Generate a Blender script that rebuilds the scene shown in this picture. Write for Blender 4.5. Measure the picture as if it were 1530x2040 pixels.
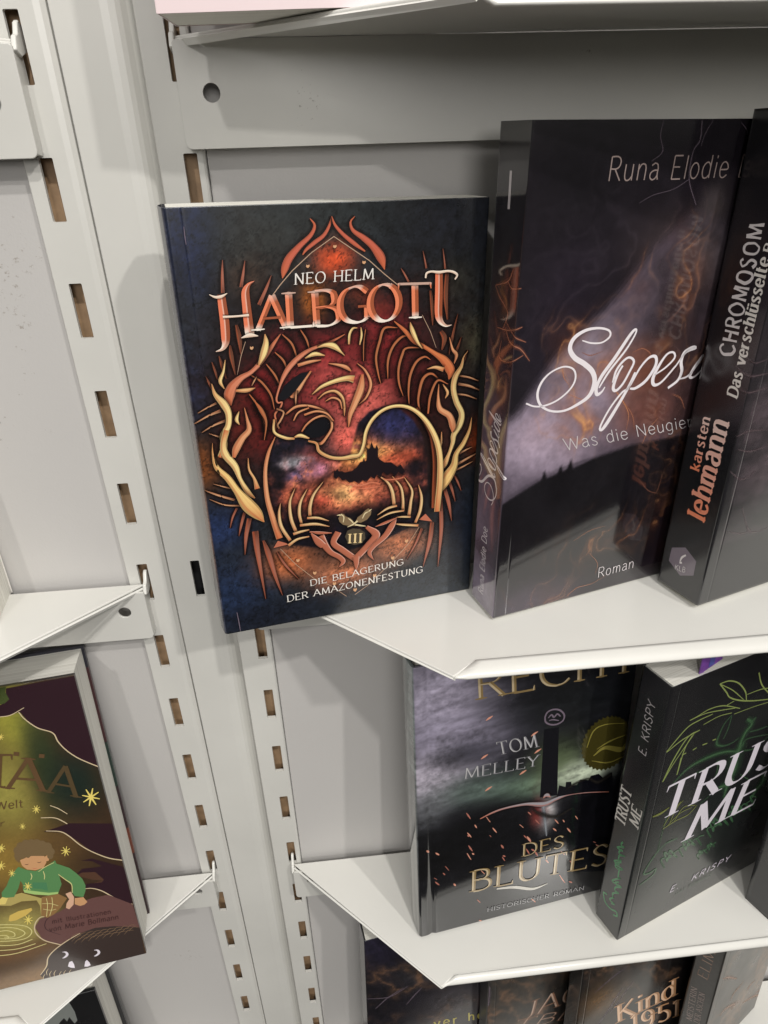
import bpy, bmesh, math, random
import numpy as np
from mathutils import Vector, Matrix, Euler
from mathutils.geometry import tessellate_polygon

scene = bpy.context.scene
for o in list(bpy.data.objects):
    bpy.data.objects.remove(o, do_unlink=True)
COL = scene.collection

# ------------------------------------------------------------------ camera
cam_d = bpy.data.cameras.new('camera')
cam = bpy.data.objects.new('camera', cam_d)
COL.objects.link(cam)
cam.location = (0.110853, -0.329677, 0.005212)
cam.rotation_euler = (1.0650668, 0.0266002, -0.0986637)
cam_d.sensor_fit = 'VERTICAL'
cam_d.sensor_height = 24.0
cam_d.lens = 1362.588 / 2040 * 24.0
cam_d.clip_start = 0.01
cam_d.clip_end = 20
scene.camera = cam

# ------------------------------------------------------------------ room light
world = bpy.data.worlds.new('World')
scene.world = world
world.use_nodes = True
nt = world.node_tree
nt.nodes.clear()
wo = nt.nodes.new('ShaderNodeOutputWorld')
wb = nt.nodes.new('ShaderNodeBackground')
wr = nt.nodes.new('ShaderNodeValToRGB')
wt = nt.nodes.new('ShaderNodeTexCoord')
ws = nt.nodes.new('ShaderNodeSeparateXYZ')
wm = nt.nodes.new('ShaderNodeMapRange')
wm.inputs['From Min'].default_value = -1
wm.inputs['From Max'].default_value = 1
nt.links.new(wt.outputs['Generated'], ws.inputs[0])
nt.links.new(ws.outputs['Z'], wm.inputs['Value'])
nt.links.new(wm.outputs[0], wr.inputs[0])
nt.links.new(wr.outputs[0], wb.inputs[0])
nt.links.new(wb.outputs[0], wo.inputs[0])
wr.color_ramp.elements[0].position = 0.48      # dim shop floor below
wr.color_ramp.elements[0].color = (0.05, 0.047, 0.043, 1)
wr.color_ramp.elements[1].position = 0.82      # pale ceiling above
wr.color_ramp.elements[1].color = (1.0, 0.985, 0.95, 1)
wb.inputs['Strength'].default_value = 0.74

def spot_or_fill(direction, dist, size, power, color):
    d = Vector(direction).normalized()
    l = bpy.data.lights.new('spot_or_fill', 'AREA')
    l.shape = 'DISK'
    l.size = size
    l.energy = power
    l.color = color
    o = bpy.data.objects.new('spot_or_fill', l)
    o.location = Vector((0.15, -0.02, -0.22)) + d * dist
    o.rotation_euler = d.to_track_quat('Z', 'Y').to_euler()
    COL.objects.link(o)

spot_or_fill((0.163, -0.584, 0.795), 2.3, 0.07, 19.0, (1.0, 0.97, 0.925))
spot_or_fill((0.447, -0.629, 0.636), 2.6, 0.08, 21.0, (1.0, 0.97, 0.925))
spot_or_fill((-0.25, -0.74, 0.62), 2.8, 0.10, 14.0, (1.0, 0.97, 0.93))
spot_or_fill((0.06, -0.96, 0.27), 3.6, 1.2, 26.0, (1.0, 0.975, 0.94))  # broad low fill, added to lift the shade under the top shelf

scene.view_settings.view_transform = 'Standard'
scene.view_settings.look = 'None'
scene.view_settings.exposure = 0.0
scene.view_settings.gamma = 1.0
scene.render.engine = 'CYCLES'
scene.cycles.transparent_max_bounces = 48
scene.cycles.max_bounces = 8

# ------------------------------------------------------------------ materials
def lin(c):
    return tuple(((x / 255) / 12.92 if x / 255 <= 0.04045 else ((x / 255 + 0.055) / 1.055) ** 2.4) for x in c)

def mat(name, base, rough, bump=None, vary=None, metallic=0.0, spec=0.5, specks=None):
    m = bpy.data.materials.new(name)
    m.use_nodes = True
    t = m.node_tree
    p = t.nodes['Principled BSDF']
    p.inputs['Base Color'].default_value = (*base, 1)
    p.inputs['Roughness'].default_value = rough
    p.inputs['Metallic'].default_value = metallic
    p.inputs['Specular IOR Level'].default_value = spec
    tc = t.nodes.new('ShaderNodeTexCoord')
    last = None
    if vary:
        sc, amt = vary
        n = t.nodes.new('ShaderNodeTexNoise')
        n.inputs['Scale'].default_value = sc
        n.inputs['Detail'].default_value = 6
        t.links.new(tc.outputs['Object'], n.inputs['Vector'])
        r = t.nodes.new('ShaderNodeMapRange')
        r.inputs['From Min'].default_value = 0.3
        r.inputs['From Max'].default_value = 0.7
        r.inputs['To Min'].default_value = 1 - amt
        r.inputs['To Max'].default_value = 1 + amt
        t.links.new(n.outputs['Fac'], r.inputs['Value'])
        mx = t.nodes.new('ShaderNodeVectorMath')
        mx.operation = 'SCALE'
        mx.inputs[0].default_value = base
        t.links.new(r.outputs[0], mx.inputs['Scale'])
        t.links.new(mx.outputs[0], p.inputs['Base Color'])
        last = mx.outputs[0]
    if specks:
        sc, thr, dark = specks
        v = t.nodes.new('ShaderNodeTexNoise')
        v.inputs['Scale'].default_value = sc
        v.inputs['Detail'].default_value = 8
        v.inputs['Roughness'].default_value = 0.75
        t.links.new(tc.outputs['Object'], v.inputs['Vector'])
        v2 = t.nodes.new('ShaderNodeTexNoise')
        v2.inputs['Scale'].default_value = 14
        t.links.new(tc.outputs['Object'], v2.inputs['Vector'])
        ml = t.nodes.new('ShaderNodeMath')
        ml.operation = 'MULTIPLY'
        t.links.new(v.outputs['Fac'], ml.inputs[0])
        t.links.new(v2.outputs['Fac'], ml.inputs[1])
        cr = t.nodes.new('ShaderNodeMapRange')
        cr.inputs['From Min'].default_value = thr
        cr.inputs['From Max'].default_value = thr + 0.03
        t.links.new(ml.outputs[0], cr.inputs['Value'])
        mix = t.nodes.new('ShaderNodeMixRGB')
        t.links.new(cr.outputs[0], mix.inputs['Fac'])
        if last:
            t.links.new(last, mix.inputs[1])
        else:
            mix.inputs[1].default_value = (*base, 1)
        mix.inputs[2].default_value = (*dark, 1)
        t.links.new(mix.outputs[0], p.inputs['Base Color'])
    if bump:
        sc, st, dist = bump
        n = t.nodes.new('ShaderNodeTexNoise')
        n.inputs['Scale'].default_value = sc
        n.inputs['Detail'].default_value = 3
        t.links.new(tc.outputs['Object'], n.inputs['Vector'])
        b = t.nodes.new('ShaderNodeBump')
        b.inputs['Strength'].default_value = st
        b.inputs['Distance'].default_value = dist
        t.links.new(n.outputs['Fac'], b.inputs['Height'])
        t.links.new(b.outputs[0], p.inputs['Normal'])
    return m

def print_mat(name, rough, bump_scale=900, bump_dist=0.00002, spec=0.5, coat=0.0):
    """printed and laminated card: the print is in the mesh's colour layer"""
    m = mat(name, (0.05, 0.05, 0.05), rough, bump=(bump_scale, 0.5, bump_dist), spec=spec)
    t = m.node_tree
    p = t.nodes['Principled BSDF']
    a = t.nodes.new('ShaderNodeAttribute')
    a.attribute_name = 'Col'
    t.links.new(a.outputs['Color'], p.inputs['Base Color'])
    t.links.new(a.outputs['Alpha'], p.inputs['Alpha'])
    # faint handling wear varies the gloss
    tc = t.nodes['Texture Coordinate'] if 'Texture Coordinate' in t.nodes else t.nodes.new('ShaderNodeTexCoord')
    n = t.nodes.new('ShaderNodeTexNoise')
    n.inputs['Scale'].default_value = 30
    n.inputs['Detail'].default_value = 5
    t.links.new(tc.outputs['Object'], n.inputs['Vector'])
    r = t.nodes.new('ShaderNodeMapRange')
    p.inputs['Coat Weight'].default_value = coat
    p.inputs['Coat Roughness'].default_value = rough * .8
    r.inputs['To Min'].default_value = rough * 0.7
    r.inputs['To Max'].default_value = rough * 1.3
    t.links.new(n.outputs['Fac'], r.inputs['Value'])
    t.links.new(r.outputs[0], p.inputs['Roughness'])
    return m

M_PAINT = mat('white_powder_coat', (0.605, 0.597, 0.56), 0.30, bump=(160, 0.35, 0.00010), vary=(14, 0.05), specks=(420, 0.465, (0.33, 0.31, 0.28)))
M_SHELF = mat('white_shelf_paint', (0.70, 0.69, 0.65), 0.20, bump=(140, 0.3, 0.00006), vary=(12, 0.035), specks=(300, 0.50, (0.5, 0.48, 0.44)))
M_PANEL = mat('pale_wall_board', (0.50, 0.485, 0.47), 0.55, bump=(900, 0.5, 0.00012), vary=(5, 0.025), specks=(350, 0.425, (0.34, 0.31, 0.28)))
M_WOOD = mat('brown_board', (0.40, 0.26, 0.15), 0.6, bump=(300, 0.4, 0.0001), vary=(120, 0.25))
M_DARK = mat('gap_shade', (0.012, 0.012, 0.013), 0.8)  # near-black: the darkness of the gaps is put into this colour
M_PAPER = mat('page_paper', (0.74, 0.715, 0.64), 0.8)
M_BOARD = mat('dark_card', (0.02, 0.02, 0.024), 0.3, vary=(20, 0.1))
M_BACK_PICTURE = mat('picture_book_back', (0.03, 0.012, 0.016), 0.3)
def _back():
    t = M_BACK_PICTURE.node_tree
    tc = t.nodes.new('ShaderNodeTexCoord')
    sx = t.nodes.new('ShaderNodeSeparateXYZ')
    mr = t.nodes.new('ShaderNodeMapRange')
    mr.inputs['From Max'].default_value = 0.222
    r = t.nodes.new('ShaderNodeValToRGB')
    r.color_ramp.interpolation = 'CONSTANT'
    e = r.color_ramp.elements
    for p, c in ((0.0, (.028, .012, .016)), (.26, (.14, .035, .018)), (.36, (.03, .014, .018)), (.52, (.018, .035, .028)), (.68, (.05, .015, .018)), (.93, (.02, .02, .03))):
        k = e[0] if p == 0.0 else e.new(p)
        k.color = (*c, 1)
    e[-1].color = (.02, .02, .03, 1)
    t.links.new(tc.outputs['Object'], sx.inputs[0])
    t.links.new(sx.outputs['Z'], mr.inputs['Value'])
    t.links.new(mr.outputs[0], r.inputs[0])
    t.links.new(r.outputs[0], t.nodes['Principled BSDF'].inputs['Base Color'])
_back()
M_PALE = mat('pale_pink_card', (0.80, 0.66, 0.67), 0.35, vary=(10, 0.02), bump=(500, 0.2, 0.00003))
M_CREAM = mat('cream_card', (0.78, 0.75, 0.71), 0.4, vary=(10, 0.02), bump=(500, 0.2, 0.00003))
M_PURPLE = mat('purple_card', (0.17, 0.06, 0.30), 0.3, vary=(60, 0.6), bump=(400, 0.2, 0.00003))
# page edges: fine layered lines across the thickness of the block
def _paper():
    t = M_PAPER.node_tree
    p = t.nodes['Principled BSDF']
    tc = [n for n in t.nodes if n.type == 'TEX_COORD'][0]
    mp = t.nodes.new('ShaderNodeMapping')
    mp.inputs['Scale'].default_value = (4, 2600, 4)
    n = t.nodes.new('ShaderNodeTexNoise')
    n.inputs['Scale'].default_value = 1.0
    n.inputs['Detail'].default_value = 4
    t.links.new(tc.outputs['Object'], mp.inputs[0])
    t.links.new(mp.outputs[0], n.inputs['Vector'])
    r = t.nodes.new('ShaderNodeValToRGB')
    r.color_ramp.elements[0].position = 0.32
    r.color_ramp.elements[0].color = (0.60, 0.58, 0.52, 1)
    r.color_ramp.elements[1].position = 0.55
    r.color_ramp.elements[1].color = (0.84, 0.825, 0.76, 1)
    t.links.new(n.outputs['Fac'], r.inputs[0])
    t.links.new(r.outputs[0], p.inputs['Base Color'])
    b = t.nodes.new('ShaderNodeBump')
    b.inputs['Strength'].default_value = 0.5
    b.inputs['Distance'].default_value = 0.0002
    t.links.new(n.outputs['Fac'], b.inputs['Height'])
    t.links.new(b.outputs[0], p.inputs['Normal'])
_paper()

# ------------------------------------------------------------------ helpers
def mesh_obj(name, verts, faces, material, parent=None, smooth=False):
    me = bpy.data.meshes.new(name)
    me.from_pydata([tuple(v) for v in verts], [], faces)
    me.materials.append(material)
    if smooth:
        me.polygons.foreach_set('use_smooth', [True] * len(me.polygons))
    me.update()
    o = bpy.data.objects.new(name, me)
    COL.objects.link(o)
    if parent:
        o.parent = parent
    return o

def fix_normals(o):
    bm = bmesh.new()
    bm.from_mesh(o.data)
    bmesh.ops.recalc_face_normals(bm, faces=bm.faces)
    bm.to_mesh(o.data)
    bm.free()
    return o

def bevel(o, w, seg=2, ang=40):
    m = o.modifiers.new('bevel', 'BEVEL')
    m.width = w
    m.segments = seg
    m.limit_method = 'ANGLE'
    m.angle_limit = math.radians(ang)
    for p in o.data.polygons:
        p.use_smooth = True
    try:
        w_ = o.modifiers.new('wn', 'WEIGHTED_NORMAL')
        w_.keep_sharp = True
    except Exception:
        pass
    return o

def box(name, x0, x1, y0, y1, z0, z1, material, parent=None):
    v = [(x, y, z) for x in (x0, x1) for y in (y0, y1) for z in (z0, z1)]
    f = [(0, 1, 3, 2), (4, 6, 7, 5), (0, 4, 5, 1), (2, 3, 7, 6), (0, 2, 6, 4), (1, 5, 7, 3)]
    return fix_normals(mesh_obj(name, v, f, material, parent))

def thing(name, label, cat, loc=(0, 0, 0), rot=(0, 0, 0), group=None):
    o = bpy.data.objects.new(name, None)
    o.empty_display_size = 0.01
    COL.objects.link(o)
    o.location = loc
    o.rotation_euler = rot
    o['label'] = label
    o['category'] = cat
    if group:
        o['group'] = group
    return o

def tag(o, label, cat, group=None):
    o['label'] = label
    o['category'] = cat
    if group:
        o['group'] = group
    return o

def extrude(name, outer, holes, a, b, axis, material, parent=None):
    """polygon with holes pushed from a to b along an axis ('y' or 'x' or 'z')"""
    loops = [outer] + list(holes)
    flat = [p for l in loops for p in l]
    tris = tessellate_polygon([[Vector((p[0], p[1], 0)) for p in l] for l in loops])
    def place(p, d):
        if axis == 'y':
            return (p[0], d, p[1])
        if axis == 'x':
            return (d, p[0], p[1])
        return (p[0], p[1], d)
    n = len(flat)
    v = [place(p, a) for p in flat] + [place(p, b) for p in flat]
    f = [tuple(t) for t in tris] + [tuple(i + n for i in reversed(t)) for t in tris]
    s = 0
    for l in loops:
        k = len(l)
        for i in range(k):
            j = (i + 1) % k
            f.append((s + i, s + j, s + j + n, s + i + n))
        s += k
    o = mesh_obj(name, v, f, material, parent)
    bm = bmesh.new()
    bm.from_mesh(o.data)
    bmesh.ops.recalc_face_normals(bm, faces=bm.faces)
    bmesh.ops.dissolve_limit(bm, angle_limit=0.01, verts=bm.verts, edges=bm.edges)
    bm.to_mesh(o.data)
    bm.free()
    return o

# ------------------------------------------------------------------ the wall of shelving
Z0, Z1 = -1.05, 0.30
wall = mesh_obj('wall', [(-0.9, 0.04, -1.3), (1.3, 0.04, -1.3), (1.3, 0.04, 0.5), (-0.9, 0.04, 0.5)], [(0, 1, 2, 3)], M_DARK)
wall['kind'] = 'structure'
pl = box('wall_panel', -0.8, -0.0067, 0.004, 0.010, Z0, Z1, M_PANEL)
pl['kind'] = 'structure'
pr = box('wall_panel', 0.0681, 1.2, 0.004, 0.010, Z0, Z1, M_PANEL)
pr['kind'] = 'structure'

SLOT_H = 0.0245
def slotted_plate(parent, prof_left, prof_right, slots, xs0, xs1, name='front_plate'):
    """bent steel strip: flat front with punched slots between two bent sides"""
    v, f = [], []
    def V(*p):
        v.append(p)
        return len(v) - 1
    xl, xr = prof_left[-1][0], prof_right[0][0]
    zs = [Z0]
    for (a, b) in sorted(slots):
        zs += [a, b]
    zs.append(Z1)
    xs = [xl, xs0, xs1, xr]
    D = 0.0022
    for i in range(len(zs) - 1):
        hole = i % 2 == 1
        for j in range(3):
            if hole and j == 1:
                a, b, c, d = (xs0, zs[i]), (xs1, zs[i]), (xs1, zs[i + 1]), (xs0, zs[i + 1])
                r = 0.0006
                ring = []
                for (cx, cz, a0) in ((xs0 + r, zs[i] + r, 180), (xs1 - r, zs[i] + r, 270), (xs1 - r, zs[i + 1] - r, 0), (xs0 + r, zs[i + 1] - r, 90)):
                    for k in range(4):
                        t = math.radians(a0 + k * 30)
                        ring.append((cx + r * math.cos(t), cz + r * math.sin(t)))
                corners = [a, b, c, d]
                ci = [V(p[0], 0, p[1]) for p in corners]
                fr = [V(p[0], 0, p[1]) for p in ring]
                bk = [V(p[0], D, p[1]) for p in ring]
                for q in range(4):
                    for k in range(3):
                        f.append((ci[q], fr[q * 4 + k], fr[q * 4 + k + 1]))
                    nq = (q + 1) % 4
                    f.append((ci[q], fr[q * 4 + 3], fr[nq * 4], ci[nq]))
                for k in range(16):
                    f.append((fr[k], fr[(k + 1) % 16], bk[(k + 1) % 16], bk[k]))
            else:
                f.append((V(xs[j], 0, zs[i]), V(xs[j + 1], 0, zs[i]), V(xs[j + 1], 0, zs[i + 1]), V(xs[j], 0, zs[i + 1])))
    for prof in (prof_left, prof_right):
        for i in range(len(prof) - 1):
            (xa, ya), (xb, yb) = prof[i], prof[i + 1]
            f.append((V(xa, ya, Z0), V(xb, yb, Z0), V(xb, yb, Z1), V(xa, ya, Z1)))
    o = mesh_obj(name, v, f, M_PAINT, parent)
    bm = bmesh.new()
    bm.from_mesh(o.data)
    bmesh.ops.remove_doubles(bm, verts=bm.verts, dist=1e-6)
    bmesh.ops.recalc_face_normals(bm, faces=bm.faces)
    for fc in bm.faces:
        fc.smooth = False
    bm.to_mesh(o.data)
    bm.free()
    m = o.modifiers.new('bevel', 'BEVEL')
    m.width = 0.0003
    m.segments = 2
    m.limit_method = 'ANGLE'
    m.angle_limit = math.radians(60)
    return o

slots = [(-0.05 * k - SLOT_H, -0.05 * k) for k in range(-5, 21)]
u1 = thing('slotted_upright', 'slotted white steel upright at the left, beside the cropped green and brown picture book', 'shelf upright', group='slotted uprights of the shelving')
slotted_plate(u1, [(-0.0062, 0.012), (-0.0062, 0.0004), (-0.0058, 0.0)], [(0.0115, 0.0), (0.0140, 0.0005), (0.0158, 0.0020), (0.0163, 0.004), (0.0163, 0.020)], slots, 0.0, 0.0057)
box('wood_backing', -0.005, 0.0155, 0.0085, 0.0120, Z0, Z1, M_WOOD, u1)
u2 = thing('slotted_upright', 'slotted white steel upright behind the left edge of the flame-ornament book', 'shelf upright', group='slotted uprights of the shelving')
slotted_plate(u2, [(0.0483, 0.020), (0.0483, 0.0004), (0.0487, 0.0)], [(0.0668, 0.0), (0.0676, 0.0006), (0.0678, 0.002), (0.0678, 0.012)], slots, 0.0588, 0.0645)
box('wood_backing', 0.0495, 0.0670, 0.0085, 0.0120, Z0, Z1, M_WOOD, u2)
post = thing('middle_post', 'plain white steel post with one black slot between the two slotted uprights', 'post')
slotted_plate(post, [(0.0170, 0.020), (0.0170, 0.0004), (0.0174, 0.0)], [(0.0360, 0.0), (0.0390, 0.0003), (0.0415, 0.0010), (0.0432, 0.0024), (0.0450, 0.0050), (0.0474, 0.0072), (0.0474, 0.020)],
              [(-0.2247, -0.2003)], 0.0292, 0.0342)
box('slot_backing', 0.027, 0.036, 0.012, 0.016, -0.25, -0.18, M_DARK, post)

def arc(cx, cy, r, a0, a1, n):
    return [(cx + r * math.cos(math.radians(a0 + (a1 - a0) * i / n)), cy + r * math.sin(math.radians(a0 + (a1 - a0) * i / n))) for i in range(n + 1)]

def make_shelf(side, zt, zb, label, hole=True, fold=(0.1730, -0.0845), tip=(0.1606, -0.0938), drop=(0.0075, 0.0042)):
    """side +1: right bay, -1: left bay (mirrored about the middle post)"""
    t = thing('shelf', label, 'shelf', group='white steel display shelves')
    mx = (lambda x: x) if side > 0 else (lambda x: 0.0647 - x)
    def X(pts):
        q = [(mx(p[0]), *p[1:]) for p in pts]
        return q if side > 0 else q[::-1]
    L = 0.78
    B, P, F = (0.0622, -0.0015), tip, fold
    top = extrude('shelf_top', X([B, P, F, (L, F[1]), (L, -0.0015)]), [], zt, zt - 0.0016, 'z', M_SHELF, t)
    bevel(top, 0.0006, 3, 50)
    # folded front lip: rolls down and outwards, cut on the slant at its end
    v, f = [], []
    n = 9
    for i in range(n):
        k = i / (n - 1)
        ky = math.sin(k * math.pi / 2) ** 0.9
        kz = 1 - math.cos(k * math.pi / 2)
        kz = 0.35 * k + 0.65 * kz
        v.append((mx(F[0] + (P[0] - F[0]) * k), F[1] + (P[1] - F[1]) * k, zt - 0.0012 * k))
        v.append((mx(F[0] + 0.004 - 0.010 * k), F[1] - drop[0] * ky, zt - drop[1] * kz))
        v.append((mx(L), F[1] - drop[0] * ky, zt - drop[1] * kz))
    for i in range(n - 1):
        f.append((3 * i, 3 * i + 1, 3 * i + 4, 3 * i + 3))
        f.append((3 * i + 1, 3 * i + 2, 3 * i + 5, 3 * i + 4))
    lip = fix_normals(mesh_obj('front_lip', v, f, M_SHELF, t, smooth=True))
    so = lip.modifiers.new('thick', 'SOLIDIFY')
    so.thickness = 0.0012
    so.offset = 0
    # side return below the slanted edge
    v = [(mx(B[0] + 0.0005), -0.004, zt - 0.0014), (mx(P[0]), P[1], zt - 0.0014), (mx(P[0] + 0.0012), P[1] + 0.0008, zt - 0.0030), (mx(B[0] + 0.0022), -0.004, zt - 0.0036)]
    sd = mesh_obj('side_return', v, [(0, 1, 2, 3)], M_SHELF, t)
    so = sd.modifiers.new('thick', 'SOLIDIFY')
    so.thickness = 0.0012
    so.offset = 0
    # back rail: plate with rounded ends and a punched hole
    x0 = 0.0618
    h = (zt - 0.0018) - zb
    r = 0.0028
    ol = arc(x0 + r, zb + r, r, 180, 270, 6) + [(L, zb), (L, zb + h), (x0 + 0.001, zb + h), (x0, zb + h - 0.001)]
    holes = [arc(x0 + 0.0128, zb + 0.0195, 0.0034, 0, 345, 23)] if hole else []
    rl = extrude('rail', X(ol), [X(q) for q in holes], -0.0075, -0.0060, 'y', M_PAINT, t)
    bevel(rl, 0.0004, 2, 50)
    en = extrude('rail_end', [(-0.0058, zb + 0.0012), (-0.0020, zb + 0.0006), (0.003, zb + 0.004), (0.003, zb + h - 0.002), (-0.0058, zb + h - 0.001)], [],
                 mx(x0 + 0.0002), mx(x0 + 0.0017), 'x', M_PAINT, t)
    bevel(en, 0.0003, 2, 50)
    hk = extrude('hook', [(-0.0068, zt - 0.004), (-0.0020, zt - 0.006), (0.005, zt - 0.004), (0.006, zt + 0.0040), (0.0030, zt + 0.0066), (0.0008, zt + 0.0056), (-0.0016, zt + 0.0018), (-0.0045, zt + 0.0008)], [],
                 mx(x0 - 0.0012), mx(x0 + 0.0008), 'x', M_SHELF, t)
    bevel(hk, 0.0006, 3, 40)
    return t

make_shelf(1, 0.0405, 0.0015, 'topmost white steel shelf holding the pink book, seen from below')
make_shelf(1, -0.2150, -0.2466, 'white steel shelf carrying the flame-ornament book and two dark novels')
make_shelf(1, -0.4735, -0.5060, 'lower right white steel shelf carrying the hardback with the gold seal', fold=(0.1675, -0.0915), tip=(0.1581, -0.0975), drop=(0.0038, 0.0034))
make_shelf(1, -0.7330, -0.7650, 'lowest right white steel shelf under the row of cropped dark books')
make_shelf(-1, 0.0405, 0.0000, 'cropped white steel shelf rail at the top left corner')
make_shelf(-1, -0.2120, -0.2460, 'left white steel shelf directly above the green and brown picture book')
make_shelf(-1, -0.4730, -0.5050, 'left white steel shelf on which the green and brown picture book stands')
make_shelf(-1, -0.7330, -0.7650, 'lowest left white steel shelf at the bottom corner')

# ------------------------------------------------------------------ print data (1/20 mm on each cover; spine = negative side)
BOOKS = {
  'halb': dict(o=(0.05284, -0.05313, -0.21184), e=(-0.01949, 0.01981, 0.1965), w=0.1313, h=0.1954, t=0.0236),
  'slope': dict(o=(0.18778, -0.05681, -0.21287), e=(0.00348, 0.01501, 0.28091), w=0.1300, h=0.2209, t=0.0225),
  'lehm': dict(o=(0.29351, -0.06192, -0.21174), e=(-0.01516, 0.02036, 0.32648), w=0.1000, h=0.2220, t=0.0273),
  'blut': dict(o=(0.1488, -0.0665, -0.4715), e=(-0.07505, 0.00349, 0.13963), w=0.1380, h=0.2240, t=0.0220),
  'trust': dict(o=(0.2782, -0.08493, -0.46859), e=(-0.03623, 0.02905, 0.34595), w=0.1353, h=0.2153, t=0.0205),
  'taa': dict(o=(-0.20267, -0.08145, -0.46782), e=(-0.12101, 0.0089, 0.14291), w=0.1700, h=0.2221, t=0.0325),
  'A': dict(o=(0.10687, -0.05531, -0.7325), e=(-0.05236, 0.02588, 0.15708), w=0.1300, h=0.2220, t=0.0200),
  'B': dict(o=(0.207, -0.0555, -0.7325), e=(-0.05236, 0.0, 0.20944), w=0.1200, h=0.2220, t=0.0140),
  'Cc': dict(o=(0.27974, -0.06329, -0.7325), e=(-0.05236, 0.0, 0.24435), w=0.1200, h=0.2220, t=0.0150),
  'D': dict(o=(0.39234, -0.06723, -0.7325), e=(-0.05236, 0.0, 0.48869), w=0.0950, h=0.2050, t=0.0216),
  'slice': dict(o=(0.3885, -0.083, -0.4733), e=(-0.05236, 0.0, 0.41888), w=0.1000, h=0.2000, t=0.0200),
  'pink': dict(o=(0.0661, -0.0526, 0.0405), e=(-0.03491, 0.0, -0.10472), w=0.1300, h=0.2000, t=0.0230),
  'll': dict(o=(-0.21697, -0.06833, -0.7325), e=(-0.06981, 0.0, 0.13963), w=0.1300, h=0.1900, t=0.0350),
}
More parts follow.
